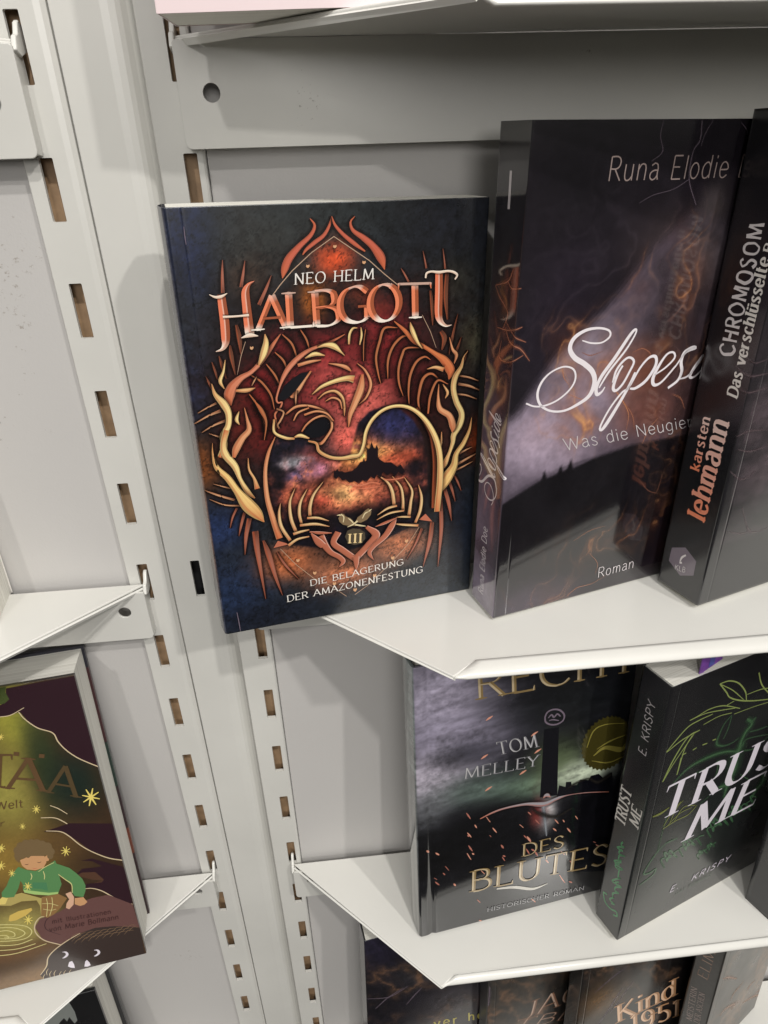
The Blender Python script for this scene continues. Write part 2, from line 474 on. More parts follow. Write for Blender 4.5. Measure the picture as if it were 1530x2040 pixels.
ART = {
  'halbf': [
    ('S','g','brown',[444,3022,19,456,2915,39,455,2779,6]),
    ('S','g','brown',[376,2863,10,375,2775,33,390,2614,6]),
    ('S','g','brown',[277,2783,6,294,2683,28,312,2590,6]),
    ('S','g','brown',[213,2739,3,228,2669,16,241,2587,8]),
    ('S','g','brown',[148,2625,3,169,2563,16,185,2500,6]),
    ('S','g','brown',[2117,3189,16,2136,3040,31,2144,2889,6]),
    ('S','g','brown',[2265,3324,30,2259,3131,41,2282,2930,11]),
    ('S','g','brown',[2223,2832,32,2258,2767,48,2238,2663,11]),
    ('S','g','brown',[2380,2973,2,2356,2873,15,2327,2730,24,2308,2615,4]),
    ('S','g','brown',[2422,2765,2,2386,2662,22,2365,2610,7]),
    ('S','g','brown',[2490,2643,2,2465,2559,13,2438,2496,5]),
    ('S','g','rust',[394,3524,2,379,3411,20,366,3277,26]),
    ('S','g','rust',[565,3511,2,538,3402,20,513,3313,24]),
    ('S','g','rust',[761,3389,2,712,3292,21,641,3168,28]),
    ('S','g','rust',[2044,3513,2,2060,3448,10,2077,3372,14]),
    ('S','g','rust',[2222,3523,2,2235,3448,10,2248,3358,14]),
    ('S','g','rust',[1851,3384,2,1882,3336,12,1919,3272,14]),
    ('S','g','rust2',[1101,3796,4,1135,3744,20,1097,3672,31,995,3590,44,911,3506,61,870,3428,56,848,3362,6]),
    ('S','g','rust2',[1274,3806,3,1251,3735,20,1203,3668,27,1127,3619,31,1056,3569,22,1024,3531,6]),
    ('S','g','rust2',[1276,3806,3,1300,3741,20,1364,3669,28,1450,3599,32,1542,3533,11]),
    ('S','g','rust2',[1463,3799,3,1427,3758,15,1446,3696,28,1531,3636,45,1609,3570,57,1677,3476,73,1706,3383,6]),
    ('P','n','line',[749,3226,7,826,3313,7,932,3416,7,1098,3545,6,1287,3657,6]),
    ('P','n','line',[1283,3659,6,1428,3560,7,1575,3461,7,1695,3355,7,1819,3254,7]),
    ('P','n','line',[2044,2987,4,2122,2839,5,2181,2689,3]),
    ('P','n','line',[502,2883,4,454,2769,5,405,2612,3]),
    ('P','n','line',[624,881,5,758,680,6,922,487,6,1096,358,5,1253,196,5]),
    ('P','n','line',[1342,199,6,1480,284,5,1742,515,7,1923,698,7,2037,874,5]),
    ('S','g','rust',[265,1381,16,216,1291,16,181,1186,2]),
    ('S','g','rust',[328,1323,23,287,1207,23,251,1087,2]),
    ('S','g','rust',[365,1257,42,317,1077,35,285,877,2]),
    ('S','g','rust',[404,1114,59,406,871,48,432,338,3]),
    ('S','g','rust',[471,1002,17,506,841,53,550,580,33,600,349,3]),
    ('S','g','rust',[587,854,7,654,697,22,774,506,3]),
    ('S','g','rust',[2069,855,27,2000,685,22,1903,516,3]),
    ('S','g','rust',[2178,908,40,2155,689,46,2087,391,3]),
    ('S','g','rust',[2262,1164,34,2280,809,40,2254,362,3]),
    ('S','g','rust',[2304,1264,33,2353,1098,37,2391,889,3]),
    ('S','g','rust',[2352,1335,26,2386,1239,23,2423,1109,3]),
    ('S','g','rust',[2400,1406,10,2441,1323,18,2483,1220,3]),
    ('S','g','tan',[206,2389,16,123,2356,10,43,2318,3]),
    ('S','g','tan',[232,2319,24,122,2284,14,-5,2224,4]),
    ('S','g','tan',[265,2227,20,160,2196,14,53,2144,3]),
    ('S','g','tan',[225,2071,13,167,2099,10,111,2127,3]),
    ('S','g','tan',[231,1587,11,156,1620,9,87,1653,3]),
    ('S','g','tan',[253,1466,18,123,1532,18,6,1600,7]),
    ('S','g','tan',[310,1399,14,163,1431,11,35,1508,3]),
    ('S','g','tan',[2413,2411,14,2513,2385,14,2610,2342,6]),
    ('S','g','tan',[2404,2334,21,2517,2303,21,2627,2250,5]),
    ('S','g','tan',[2366,2241,12,2485,2218,14,2601,2167,5]),
    ('S','g','tan',[2442,1628,17,2509,1657,15,2576,1680,4]),
    ('S','g','tan',[2415,1512,25,2526,1562,20,2624,1606,8]),
    ('S','g','tan',[2398,1451,15,2491,1484,15,2596,1528,4]),
    ('S','g','dull',[810,2918,6,883,2833,16,919,2710,8]),
    ('S','g','dull',[964,2945,6,1008,2863,14,1028,2782,6]),
    ('S','g','dull',[736,2775,6,800,2700,16,828,2606,6]),
    ('S','g','dull',[655,2682,6,717,2584,16,751,2498,6]),
    ('S','g','dull',[515,2603,6,599,2533,16,669,2412,15,688,2281,3]),
    ('S','g','dull',[486,2440,6,556,2317,19,586,2205,15,589,2084,3]),
    ('S','g','dull',[1527,2904,6,1507,2784,8,1501,2630,4]),
    ('S','g','dull',[1816,2897,4,1697,2901,19,1652,2793,21,1616,2652,19,1634,2502,13,1655,2414,3]),
    ('S','g','dull',[1924,2823,4,1847,2809,19,1770,2732,21,1725,2611,19,1722,2451,3]),
    ('S','g','dull',[2080,2697,4,1902,2712,15,1857,2653,22,1823,2528,20,1828,2398,16,1867,2273,3]),
    ('S','g','dull',[2126,2588,4,2069,2619,15,1991,2578,22,1935,2465,22,1918,2324,16,1924,2189,3]),
    ('S','g','dull',[2233,2377,3,2140,2457,18,2060,2421,27,2021,2292,23,2016,2180,16,2064,2026,4]),
    ('S','g','dull',[2304,2343,3,2198,2386,18,2131,2247,21,2111,2079,14]),
    ('S','g','dull',[529,2367,10,576,2279,35,606,2169,17,574,2009,3]),
    ('S','g','flame',[795,2924,4,721,2836,30,629,2724,40,528,2632,34,432,2585,51,353,2515,81,317,2435,86,323,2356,10]),
    ('S','g','cream',[666,2933,6,668,2860,45,639,2773,54,589,2677,12]),
    ('S','g','cream2',[379,2481,20,470,2475,35,543,2489,3]),
    ('S','g','cream',[322,2750,3,295,2653,18,260,2575,28,286,2506,4]),
    ('S','g','tan',[563,2583,2,539,2549,10,515,2510,4]),
    ('S','g','cream',[188,2561,3,205,2467,32,264,2378,64,294,2290,54,281,2184,48,227,2091,59,226,2002,54,181,1895,59]),
    ('S','g','cream',[259,2142,54,218,2017,52,225,1918,66,294,1797,60,325,1668,35,379,1532,47,436,1459,9]),
    ('S','g','cream3',[129,2039,3,119,1930,17,138,1805,45,218,1693,59,286,1556,67,365,1403,127,440,1295,104,497,1200,5]),
    ('S','g','cream',[385,2298,3,356,2228,29,375,2178,4]),
    ('S','g','flame2',[433,2325,3,446,2218,21,451,2121,46,386,2053,57,324,1961,64,293,1882,28]),
    ('S','g','cream2',[416,1861,3,414,1748,17,451,1651,24,467,1550,49]),
    ('S','g','flame3',[1784,2955,6,1880,2867,32,1968,2769,41,2057,2715,32,2171,2637,42,2263,2565,78,2324,2463,86,2309,2387,7]),
    ('S','g','cream',[1930,2934,4,1951,2862,38,2001,2756,24,2046,2695,4]),
    ('S','g','cream2',[2093,2505,3,2173,2514,27,2254,2485,40]),
    ('S','g','flame2',[2303,2774,3,2335,2666,22,2376,2610,31,2356,2530,4]),
    ('S','g','cream',[2485,2633,2,2447,2582,11,2427,2497,32,2372,2403,52,2358,2293,53,2392,2165,54,2450,2043,57,2436,1938,65,2379,1837,58,2370,1754,42,2336,1647,32,2290,1541,57,2254,1482,20]),
    ('S','g','cream3',[2556,1991,2,2537,1862,27,2481,1734,47,2411,1632,52,2390,1509,80,2319,1391,122,2246,1285,97,2204,1212,5]),
    ('S','g','flame2',[2211,2352,3,2208,2229,23,2228,2113,51,2325,2033,59,2364,1923,65,2360,1863,7]),
    ('S','g','cream2',[2251,2348,3,2300,2265,25,2278,2210,5]),
    ('S','g','cream2',[2251,1882,4,2248,1762,22,2219,1667,27,2246,1565,25]),
    ('S','g','flame',[1341,2878,4,1223,2827,20,1107,2796,24,979,2745,37,869,2663,45,799,2577,37,749,2478,17,713,2376,15,725,2337,13,757,2339,13,743,2298,13,689,2238,15,693,2161,13,671,2075,13]),
    ('S','g','cream',[1096,2786,6,1170,2801,31,1242,2785,51,1302,2729,15,1333,2696,3]),
    ('S','g','cream',[986,2704,6,1071,2733,35,1159,2712,6]),
    ('S','g','flame2',[919,2649,27,1025,2670,25,1125,2677,6]),
    ('S','g','flame2',[1030,2588,12,962,2521,42,903,2442,53,856,2383,38,826,2402,11]),
    ('S','g','tan',[892,2433,6,881,2370,13,876,2300,6]),
    ('S','g','cream',[1374,2790,14,1383,2874,20,1413,2922,16,1453,2924,6]),
    ('S','g','cream',[1485,2927,5,1488,2856,17,1469,2777,8]),
    ('S','g','flame2',[1186,2641,4,1281,2618,23,1344,2591,32,1385,2554,9]),
    ('S','g','flame2',[1442,2619,4,1515,2545,17,1561,2423,24,1518,2307,18,1444,2243,4]),
    ('S','g','cream',[1026,2382,4,1116,2443,26,1236,2480,36,1345,2494,47,1409,2480,65]),
    ('S','g','flame2',[1487,2516,21,1466,2389,68,1411,2263,60,1362,2157,42,1341,2040,5]),
    ('S','g','cream2',[1076,2334,4,1144,2382,15,1231,2390,22,1293,2329,26,1310,2229,18,1307,2151,3]),
    ('S','g','flame2',[1139,2306,4,1206,2332,15,1270,2299,15,1288,2220,7]),
    ('S','g','brown2',[1993,2148,23,2076,2013,42,2143,1876,48,2176,1715,49,2191,1540,50,2189,1338,51,2181,1076,39]),
    ('F','','inkdark',[920,2037,958,2109,1036,2156,1122,2163,1169,2131,1175,2064,1134,2002,1067,1976,991,1979]),
    ('S','g','flame2',[911,2049,11,958,2109,15,1036,2161,17,1123,2174,17,1179,2129,17,1186,2052,20,1132,1968,22,1074,1913,27,1011,1943,9]),
    ('S','g','flame2',[778,2226,11,877,2285,21,992,2281,19,1095,2238,19,1161,2191,13]),
    ('S','g','flame2',[845,2160,9,893,2230,15,990,2263,11]),
    ('S','g','flame2',[944,2203,17,1051,2224,17,1145,2193,15,1205,2116,9]),
    ('S','g','tan',[705,2287,10,764,2249,13,731,2177,15,702,2137,11,714,2103,11]),
    ('S','g','cream',[676,2194,15,668,2076,21,759,2010,26,842,1992,17]),
    ('S','g','cream',[843,2006,11,897,2015,33,975,1977,11]),
    ('S','g','cream',[963,1954,13,1036,1921,20,1058,1841,27,1153,1772,29,1259,1745,32,1364,1749,41,1436,1759,34,1478,1849,30,1507,1982,31,1578,2098,31,1693,2175,29,1830,2188,29,1965,2136,34,2096,2003,44,2195,1813,54,2240,1616,58,2246,1368,65,2232,1166,63,2222,1030,59]),
    ('S','g','flame2',[671,2031,4,598,1884,28,554,1708,33,546,1474,43,571,1276,51,624,1004,65]),
    ('F','','salmon',[605,981,714,925,558,911]),
    ('F','','salmon',[2100,1025,2175,924,2030,970]),
    ('S','g','cream4',[663,1373,3,642,1266,23,652,1127,31,723,963,29]),
    ('S','g','cream4',[808,1504,3,752,1373,21,749,1200,31,787,1043,29]),
    ('S','g','cream4',[923,1483,3,852,1359,23,831,1238,28,845,1123,22]),
    ('S','g','cream4',[1078,1534,3,980,1414,23,938,1298,31,930,1193,31]),
    ('S','g','cream4',[757,1028,26,833,1042,24,914,1049,10]),
    ('S','g','cream4',[827,1111,22,976,1101,27,1112,1051,5]),
    ('S','g','cream4',[901,1178,21,1003,1163,24,1109,1113,5]),
    ('S','g','cream4',[702,912,29,792,965,24,909,976,12]),
    ('S','g','cream4',[1612,1521,4,1705,1434,20,1752,1326,32,1771,1168,33]),
    ('S','g','cream4',[1754,1490,4,1838,1365,20,1861,1233,25,1861,1102,28]),
    ('S','g','cream4',[1875,1462,4,1954,1311,20,1942,1183,28,1923,1027,34]),
    ('S','g','cream4',[2021,1360,4,2054,1220,26,2042,1076,31,1992,942,26]),
    ('S','g','cream4',[1799,1166,20,1701,1152,23,1596,1095,4]),
    ('S','g','cream4',[1873,1100,15,1725,1096,20,1588,1043,4]),
    ('S','g','cream4',[1942,1017,18,1860,1033,18,1798,1038,5]),
    ('S','g','cream4',[2024,906,26,1873,940,23,1773,968,8]),
    ('F','','castle',[1180,1564,1183,1661,1193,1621,1219,1644,1229,1619,1264,1614,1286,1599,1356,1603,1404,1633,1440,1683,1464,1686,1476,1723,1487,1683,1505,1693,1508,1789,1500,1813,1509,1822,1519,1801,1537,1809,1554,1872,1572,1814,1589,1797,1601,1834,1616,1800,1613,1704,1639,1677,1673,1648,1744,1639,1803,1583,1839,1603,1875,1537,1899,1471,1875,1518,1851,1492,1815,1529,1778,1487,1743,1539,1707,1506,1660,1552,1635,1493,1600,1532,1575,1488,1540,1518,1491,1462,1457,1497,1420,1459,1375,1499,1327,1483,1294,1525,1259,1520,1227,1568,1202,1543]),
    ('S','u','firep',[1633,1430,7,1539,1456,32,1443,1441,41,1338,1463,29,1247,1506,7]),
    ('S','u','firep',[1658,1484,5,1706,1461,20,1802,1456,25,1875,1464,10]),
    ('S','u','firep',[1395,1412,7,1513,1402,27,1633,1405,7]),
    ('F','','bird',[1204,1126,1233,1174,1260,1163,1276,1135,1323,1108,1369,1042,1379,1012,1307,1025,1248,1047,1214,1085]),
    ('F','','bird',[1536,1149,1507,1186,1470,1165,1445,1136,1395,1104,1369,1055,1429,1040,1491,1064,1529,1111]),
    ('S','n','birdl',[1190,1160,4,1218,1159,15,1232,1152,5]),
    ('S','n','birdl',[1230,1167,10,1258,1131,12,1249,1073,8]),
    ('S','n','birdl',[1368,1029,18,1428,1007,15,1474,993,6]),
    ('S','n','birdl',[1299,1112,5,1334,1074,13,1356,1038,5]),
    ('S','n','birdl',[1540,1172,4,1518,1158,13,1506,1147,5]),
    ('S','n','birdl',[1500,1148,10,1469,1133,13,1443,1084,8]),
    ('S','n','birdl',[1394,1065,18,1344,1033,15,1289,1015,5]),
    ('S','b','salmon',[1196,976,63,1144,863,56,1234,760,59,1365,628,58]),
    ('S','b','salmon',[1482,985,33,1578,876,78,1494,773,65,1365,648,66]),
    ('S','b','salmon',[1366,662,66,1365,578,45,1360,508,11]),
    ('S','b','salmon',[1016,964,75,1057,850,64,1112,759,51,1194,691,47,1230,629,45,1182,574,4]),
    ('S','b','salmon',[1792,1039,8,1747,959,57,1671,848,57,1556,756,47,1504,682,42,1546,590,4]),
    ('S','b','salmon',[1792,1033,8,1674,997,28,1574,971,5]),
    ('S','b','salmon',[915,1026,12,1015,998,29,1131,977,7]),
    ('S','b','salmon',[929,1008,12,992,907,67,1041,847,62]),
    ('F','','coin',[1260,912,1287,975,1342,991,1415,972,1464,921,1466,853,1421,805,1347,801,1287,840]),
    ('T', 'serifb', 'cream4', [1289, 833, 1428, 818, 1296, 936], 'III'),
    ('F','','tan',[1272,3580,1275,3596,1286,3590,1299,3596,1302,3584,1289,3571,1280,3573]),
    ('F','','tan',[1510,3447,1513,3464,1525,3458,1537,3463,1541,3451,1528,3437,1518,3440]),
    ('F','','tan',[1043,3442,1046,3458,1057,3452,1069,3458,1072,3446,1059,3432,1050,3435]),
    ('F','','tan',[531,2828,535,2845,546,2838,559,2844,561,2831,548,2816,538,2819]),
    ('F','','tan',[763,727,767,751,780,740,795,747,798,729,783,711,771,715]),
    ('F','','tan',[919,551,923,575,937,565,952,572,955,553,940,534,928,539]),
    ('F','','tan',[1111,385,1115,411,1129,399,1144,407,1148,387,1132,367,1120,372]),
    ('F','','tan',[1879,745,1882,770,1897,759,1913,766,1918,747,1902,728,1890,732]),
    ('F','','tan',[1731,572,1734,597,1749,586,1765,594,1769,574,1754,554,1741,559]),
    ('F','','tan',[1535,397,1539,423,1554,412,1569,419,1574,399,1558,379,1545,384]),
    ('F','','tan',[1323,267,1326,293,1341,281,1357,289,1361,269,1345,248,1332,254]),
    ('T', 'serif', 'white', [939, 3311, 1601, 3316, 946, 3396], 'NEO HELM'),
    ('T', 'serif', 'white', [883, 413, 1861, 477, 883, 483], 'DIE BELAGERUNG'),
    ('T', 'serif', 'white', [639, 274, 2071, 344, 640, 349], 'DER AMAZONENFESTUNG'),
    ('T', 'title', 'title', [610, 2973, 845, 2973, 629, 3238], 'A'),
    ('T', 'title', 'title', [1072, 2968, 1294, 2968, 1069, 3252], 'B'),
    ('T', 'title', 'title', [845, 2975, 1073, 2974, 850, 3255], 'L'),
    ('T', 'title', 'title', [1299, 2975, 1555, 2976, 1304, 3266], 'G'),
    ('T', 'title', 'title', [1555, 2969, 1832, 2966, 1557, 3270], 'O'),
    ('T', 'title', 'title', [1827, 2977, 2115, 2967, 1819, 3264], 'T'),
    ('S','t','title',[351,3269,61,351,3196,67,353,3066,72,346,2933,69,334,2876,48,304,2840,25,254,2826,4]),
    ('S','t','titlew',[260,3276,4,302,3254,18,349,3255,22,399,3277,4]),
    ('S','t','title',[620,3357,4,573,3332,28,542,3275,61,539,3165,68,540,3043,73,542,2933,74]),
    ('S','t','titlew',[471,2920,6,542,2936,33,608,2925,6]),
    ('S','t','titlew',[343,3097,19,449,3095,15,551,3097,19]),
    ('S','t','title',[2184,3338,66,2187,3184,70,2188,2997,69,2209,2925,49,2261,2882,21,2316,2886,4]),
    ('S','t','titlew',[2064,3297,14,2072,3335,18,2115,3347,16,2184,3338,22,2264,3343,18,2319,3331,20,2352,3305,20,2331,3271,12]),
    ('F','','inkdark',[786,2485,859,2541,946,2585,1014,2587,951,2511,892,2443,835,2390,780,2358,738,2362,731,2395]),
    ('S','n','smoke',[138,3775,4,136,3712,7,137,3648,4]),
    ('S','n','smoke',[138,254,6,144,129,9,147,27,6]),
  ],
  'halbs': [
    ('T', 'serifb', 'salmon', [-252, 704, -473, 1787, -599, 639], 'HALBGOTT'),
    ('T', 'serif', 'white', [-397, 81, -277, 441, -679, 19], 'NEO HELM'),
    ('S','g','rust2',[-526,3063,57,-472,2796,108,-470,2541,52]),
    ('S','g','rust2',[-372,3369,40,-449,3001,75,-572,2785,36]),
  ],
  'slopef': [
    ('S','u','fire2',[677,2671,3,776,2633,9,899,2654,2]),
    ('S','u','fire2',[1232,2606,6,1338,2630,12,1441,2563,10,1361,2517,5]),
    ('S','u','fire',[493,2588,2,518,2478,8,580,2397,2]),
    ('S','u','fire2',[1795,2133,3,1906,2077,8,1983,1963,4]),
    ('S','u','fire',[569,2317,2,751,2236,6,881,2236,2]),
    ('S','u','fire',[1041,2327,4,1177,2194,14,1301,2018,8,1309,1855,2]),
    ('S','u','fire2',[1204,2170,3,1353,1990,13,1406,1839,4]),
    ('S','u','fire2',[1792,2146,2,1902,2090,9,1980,1977,3]),
    ('S','u','fire',[1676,1920,2,1579,1811,8,1536,1670,2]),
    ('S','u','fire',[875,720,1,1059,797,4,1255,812,1]),
    ('S','u','fire2',[1816,1059,2,1854,1121,4,1870,1280,1]),
    ('S','u','fire2',[1564,1293,1,1725,1124,4,1867,1060,2]),
    ('S','u','fire',[894,35,3,1011,108,6,1191,111,4,1364,170,2]),
    ('S','u','fire',[1102,519,2,1228,361,4,1223,234,2]),
    ('S','u','smoke',[1158,4411,5,1153,4306,8,1197,4197,7,1105,4131,5]),
    ('S','u','smoke',[1536,4409,10,1553,4273,13,1504,4191,10,1515,3993,9,1638,3797,7]),
    ('S','u','smoke',[1647,4408,5,1592,4314,7,1574,4232,5]),
    ('S','u','smoke',[1515,3993,5,1369,3925,5,1177,3889,5,1049,3836,3]),
    ('S','u','smoke',[1938,4393,3,2019,4337,5,2067,4252,3]),
    ('S','n','scriptw',[666,2775,10,766,2742,15,876,2735,15,952,2778,19,936,2831,18,828,2864,20,694,2860,27,582,2807,37,549,2721,42,608,2634,45,725,2561,46,821,2478,47,858,2377,48,819,2260,40,695,2191,29,560,2155,21,419,2176,20,309,2247,23,267,2350,25,296,2452,23,378,2529,16,507,2565,15,613,2528,17,646,2441,19,603,2351,18,490,2270,17,358,2234,17,249,2242,15,159,2282,15]),
    ('S','n','scriptw',[981,2321,11,952,2278,22,905,2260,35,887,2324,35,927,2429,37,1043,2582,37,1176,2777,31,1226,2812,21,1225,2766,18,1147,2634,21,1006,2467,24,916,2320,16]),
    ('S','n','scriptw',[1144,2498,21,1111,2441,24,1082,2359,32,1077,2292,33,1113,2268,27,1176,2322,25,1230,2426,24,1263,2519,24,1203,2565,21,1137,2535,24,1079,2457,24,1062,2350,22]),
    ('S','n','scriptw',[1298,2417,22,1244,2275,30,1156,2110,36,1064,1955,40,1014,1900,31,996,1940,23,1070,2097,21,1178,2234,21,1257,2286,19,1343,2448,22,1428,2535,24,1502,2536,30,1521,2451,33,1443,2324,33,1336,2263,28,1268,2266,17]),
    ('S','n','scriptw',[1533,2362,14,1649,2422,20,1730,2499,22,1702,2554,19,1629,2542,22,1555,2434,33,1518,2326,39,1550,2263,31,1634,2286,23,1764,2420,20]),
    ('S','n','scriptw',[1764,2420,17,1852,2534,22,1961,2565,25,1918,2578,25,1836,2536,34,1819,2451,34,1849,2359,34,1823,2273,29,1721,2210,26]),
    ('S','n','scriptw',[1844,2283,14,1928,2296,20,2005,2365,14,2072,2483,26,1989,2367,32,1964,2291,32,2026,2285,18,2143,2386,12]),
    ('S','n','scriptw',[2091,2546,31,2127,2558,26]),
    ('S','n','scriptw',[2316,2461,20,2210,2492,26,2134,2362,35,2139,2284,29,2215,2300,24,2314,2468,23,2433,2717,20,2337,2388,33,2321,2273,30,2390,2264,15]),
    ('S','n','scriptw',[2386,2278,15,2491,2369,21,2535,2442,24,2488,2485,21,2419,2442,30,2404,2328,36,2437,2271,27,2578,2359,12]),
    ('T', 'light', 'dimtext', [709, 4004, 2397, 3991, 712, 4171], 'Runa Elodie Doe'),
    ('T', 'light', 'light', [640, 1754, 2660, 1760, 587, 1882], 'Was die Neugier wagt'),
    ('T', 'light', 'light', [1259, 172, 1726, 181, 1249, 299], 'Roman'),
  ],
  'slopes': [
    ('S','n','scriptw',[-445,1420,6,-421,1465,9,-412,1513,9,-434,1544,11,-466,1536,10,-490,1488,12,-495,1429,16,-468,1381,22,-418,1370,25,-365,1400,26,-320,1452,26,-271,1495,26,-216,1513,25,-157,1499,21,-125,1451,15,-110,1397,11,-124,1338,11,-164,1288,13,-220,1264,14,-275,1271,13,-315,1303,9,-330,1358,9,-306,1406,9,-257,1423,11,-210,1408,10,-171,1364,9,-156,1309,9,-162,1263,8,-186,1221,8]),
    ('S','n','scriptw',[-184,1563,6,-163,1552,11,-155,1534,18,-188,1526,18,-241,1540,20,-320,1585,20,-423,1639,18,-441,1659,12,-415,1659,10,-345,1627,12,-259,1571,13,-185,1537,8]),
    ('S','n','scriptw',[-271,1627,11,-242,1614,13,-200,1603,17,-166,1602,17,-153,1616,14,-179,1641,13,-230,1661,13,-278,1674,13,-305,1650,11,-291,1624,13,-251,1601,13,-196,1595,11]),
    ('S','n','scriptw',[-224,1688,11,-153,1667,15,-75,1634,18,-4,1600,19,21,1582,15,2,1574,11,-70,1601,10,-135,1641,10,-158,1672,10,-238,1706,11,-281,1740,13,-279,1769,16,-234,1775,17,-172,1743,17,-145,1702,14,-148,1676,8]),
    ('S','n','scriptw',[-189,1778,7,-216,1823,10,-253,1855,11,-282,1845,10,-278,1817,11,-225,1787,17,-172,1772,20,-140,1783,15,-149,1814,11,-212,1866,10]),
    ('S','n','scriptw',[-212,1866,8,-267,1901,11,-279,1943,13,-287,1928,13,-268,1896,17,-226,1887,17,-179,1895,17,-138,1883,14,-110,1845,13]),
    ('S','n','scriptw',[-143,1891,7,-146,1922,10,-178,1952,7,-234,1980,13,-180,1946,15,-143,1934,15,-139,1956,8,-185,2002,6]),
    ('S','n','scriptw',[-265,1990,16,-270,2004,13]),
    ('S','n','scriptw',[-217,2066,10,-235,2030,13,-173,1997,17,-136,1996,14,-142,2023,11,-220,2066,11,-341,2122,10,-180,2070,15,-127,2059,14,-121,2082,7]),
    ('S','n','scriptw',[-127,2081,7,-168,2122,10,-201,2141,11,-224,2128,10,-204,2101,14,-151,2090,17,-123,2098,13,-161,2151,6]),
    ('T', 'sans', 'scriptw', [-217, 147, -219, 938, -316, 146], 'Runa Elodie Doe'),
    ('P','n','light',[-252,4086,33,-248,3954,34,-246,3817,34]),
    ('S','u','fire2',[-111,3383,7,-179,3285,24,-370,3222,10]),
    ('S','u','fire2',[-370,3222,7,-292,3143,19,-147,3040,24,-195,2907,10]),
    ('S','u','fire2',[-179,3285,7,-109,3241,19,16,3259,7]),
    ('S','u','fire2',[-293,2889,7,-129,2901,24,56,2951,9]),
    ('S','u','fire2',[-163,2912,10,-86,2820,28,47,2775,19,156,2657,7]),
    ('S','u','fire2',[-213,2795,7,-227,2648,24,-94,2640,19,87,2713,7]),
    ('S','u','fire2',[-278,2529,7,-202,2455,19,-218,2324,7]),
    ('S','u','fire2',[-207,2994,7,-30,2883,16,104,2821,7]),
  ],
  'lehms': [
    ('T', 'hand', 'handw', [-237, 2535, -215, 3615, -385, 2531], 'CHROMOSOM'),
    ('T', 'fat', 'white', [-99, 2188, -97, 3362, -211, 2197], 'Das verschlüsselte'),
    ('T', 'fat', 'white', [-93, 3412, -86, 3475, -176, 3421], 'B'),
    ('T', 'fat', 'salmonw', [-326, 1383, -327, 1925, -435, 1378], 'karsten'),
    ('T', 'fat', 'salmonw', [-137, 917, -115, 1944, -356, 916], 'lehmann'),
    ('F','','hexa',[-454,455,-289,543,-128,465,-123,299,-282,206,-457,293]),
    ('T', 'sans', 'handw', [-358, 242, -229, 276, -360, 300], 'KLB'),
    ('S','n','handw',[-319,357,12,-306,414,22,-265,465,17]),
    ('S','n','handw',[-321,342,19,-292,358,19]),
  ],
  'lehmf': [
    ('S','u','rock',[-198,2640,8,-46,2536,12,142,2547,6]),
    ('S','u','rock',[-190,2468,8,-80,2418,25,187,2418,9]),
    ('S','u','rock',[-188,2309,8,-32,2268,21,234,2285,9]),
    ('S','u','rock',[-24,1856,7,115,1890,20,380,1864,7]),
    ('S','u','rock',[41,1728,7,210,1677,19,439,1695,7]),
    ('S','u','rock',[5,1515,7,197,1393,19,387,1459,7]),
    ('S','u','rock',[299,1072,8,511,753,13,772,736,5]),
    ('S','u','rock',[184,833,5,399,757,13,533,770,5]),
  ],
  'blutf': [
    ('F','','inkdark',[1613,3225,1807,3215,1866,2076,1626,2104]),
    ('S','g','steel',[822,1975,15,996,2036,30,1171,2060,30,1438,2045,46,1691,1970,88,1848,2010,57,2028,2043,42,2310,1998,26,2612,1916,13]),
    ('S','g','steel',[1673,2081,10,1715,2120,67,1771,2070,15]),
    ('S','u','steel',[1682,1929,78,1720,1683,63,1763,1369,11]),
    ('F','','inkdark',[1863,2048,1881,2242,1971,2188,1974,2272,2046,2257,2058,2186,2132,2176,2171,2258,2290,2216,2318,2281,2427,2285,2501,2193,2622,2264,2672,1914,2262,2012,2052,2036]),
    ('S','n','smoke',[1612,3415,19,1640,3483,21,1712,3507,23,1799,3476,23,1863,3391,21,1854,3305,21,1782,3267,24,1695,3281,23,1628,3336,21,1612,3415,19]),
    ('S','n','smoke',[1656,3391,12,1696,3432,21,1731,3385,21,1770,3426,21,1817,3377,14]),
    ('S','n','smoke',[1669,3350,9,1722,3350,19,1799,3318,12]),
    ('S','u','inkdark',[1976,2130,15,2107,2206,77,2288,2239,52,2436,2140,105,2614,2233,131]),
    ('S','u','inkdark',[1534,1945,26,1631,1828,104,1869,1696,80,2096,1776,53]),
    ('S','n','ember',[654,1784,8,681,1735,18,708,1685,8]),
    ('S','n','ember2',[1434,1489,8,1456,1455,16,1479,1420,8]),
    ('S','n','ember',[2394,-414,9,2426,-472,12,2457,-531,9]),
    ('S','n','ember2',[2038,468,9,2070,407,15,2105,341,9]),
    ('S','n','ember',[1613,189,9,1643,145,20,1675,99,9]),
    ('S','n','ember2',[2469,1039,8,2493,1019,14,2515,1002,9]),
    ('S','n','ember',[1777,915,8,1801,878,17,1825,838,8]),
    ('S','n','ember2',[637,2136,7,666,2076,20,693,2014,7]),
    ('S','n','ember',[475,903,8,489,876,27,502,846,8]),
    ('S','n','ember2',[1470,1900,8,1495,1867,18,1517,1831,8]),
    ('S','n','ember',[905,1983,8,932,1929,8,960,1877,8]),
    ('S','n','ember2',[1582,1729,8,1612,1681,13,1645,1632,8]),
    ('S','n','ember',[654,1414,8,681,1344,13,711,1276,8]),
    ('S','n','ember2',[730,720,8,758,677,27,789,634,8]),
    ('S','n','ember',[994,1765,8,1022,1715,18,1051,1661,8]),
    ('S','n','ember2',[1143,1184,8,1163,1140,13,1183,1096,8]),
    ('S','n','ember',[842,33,9,866,10,23,888,-12,9]),
    ('S','n','ember2',[222,1027,8,248,986,21,277,944,8]),
    ('S','n','ember',[751,1896,8,765,1863,18,778,1829,8]),
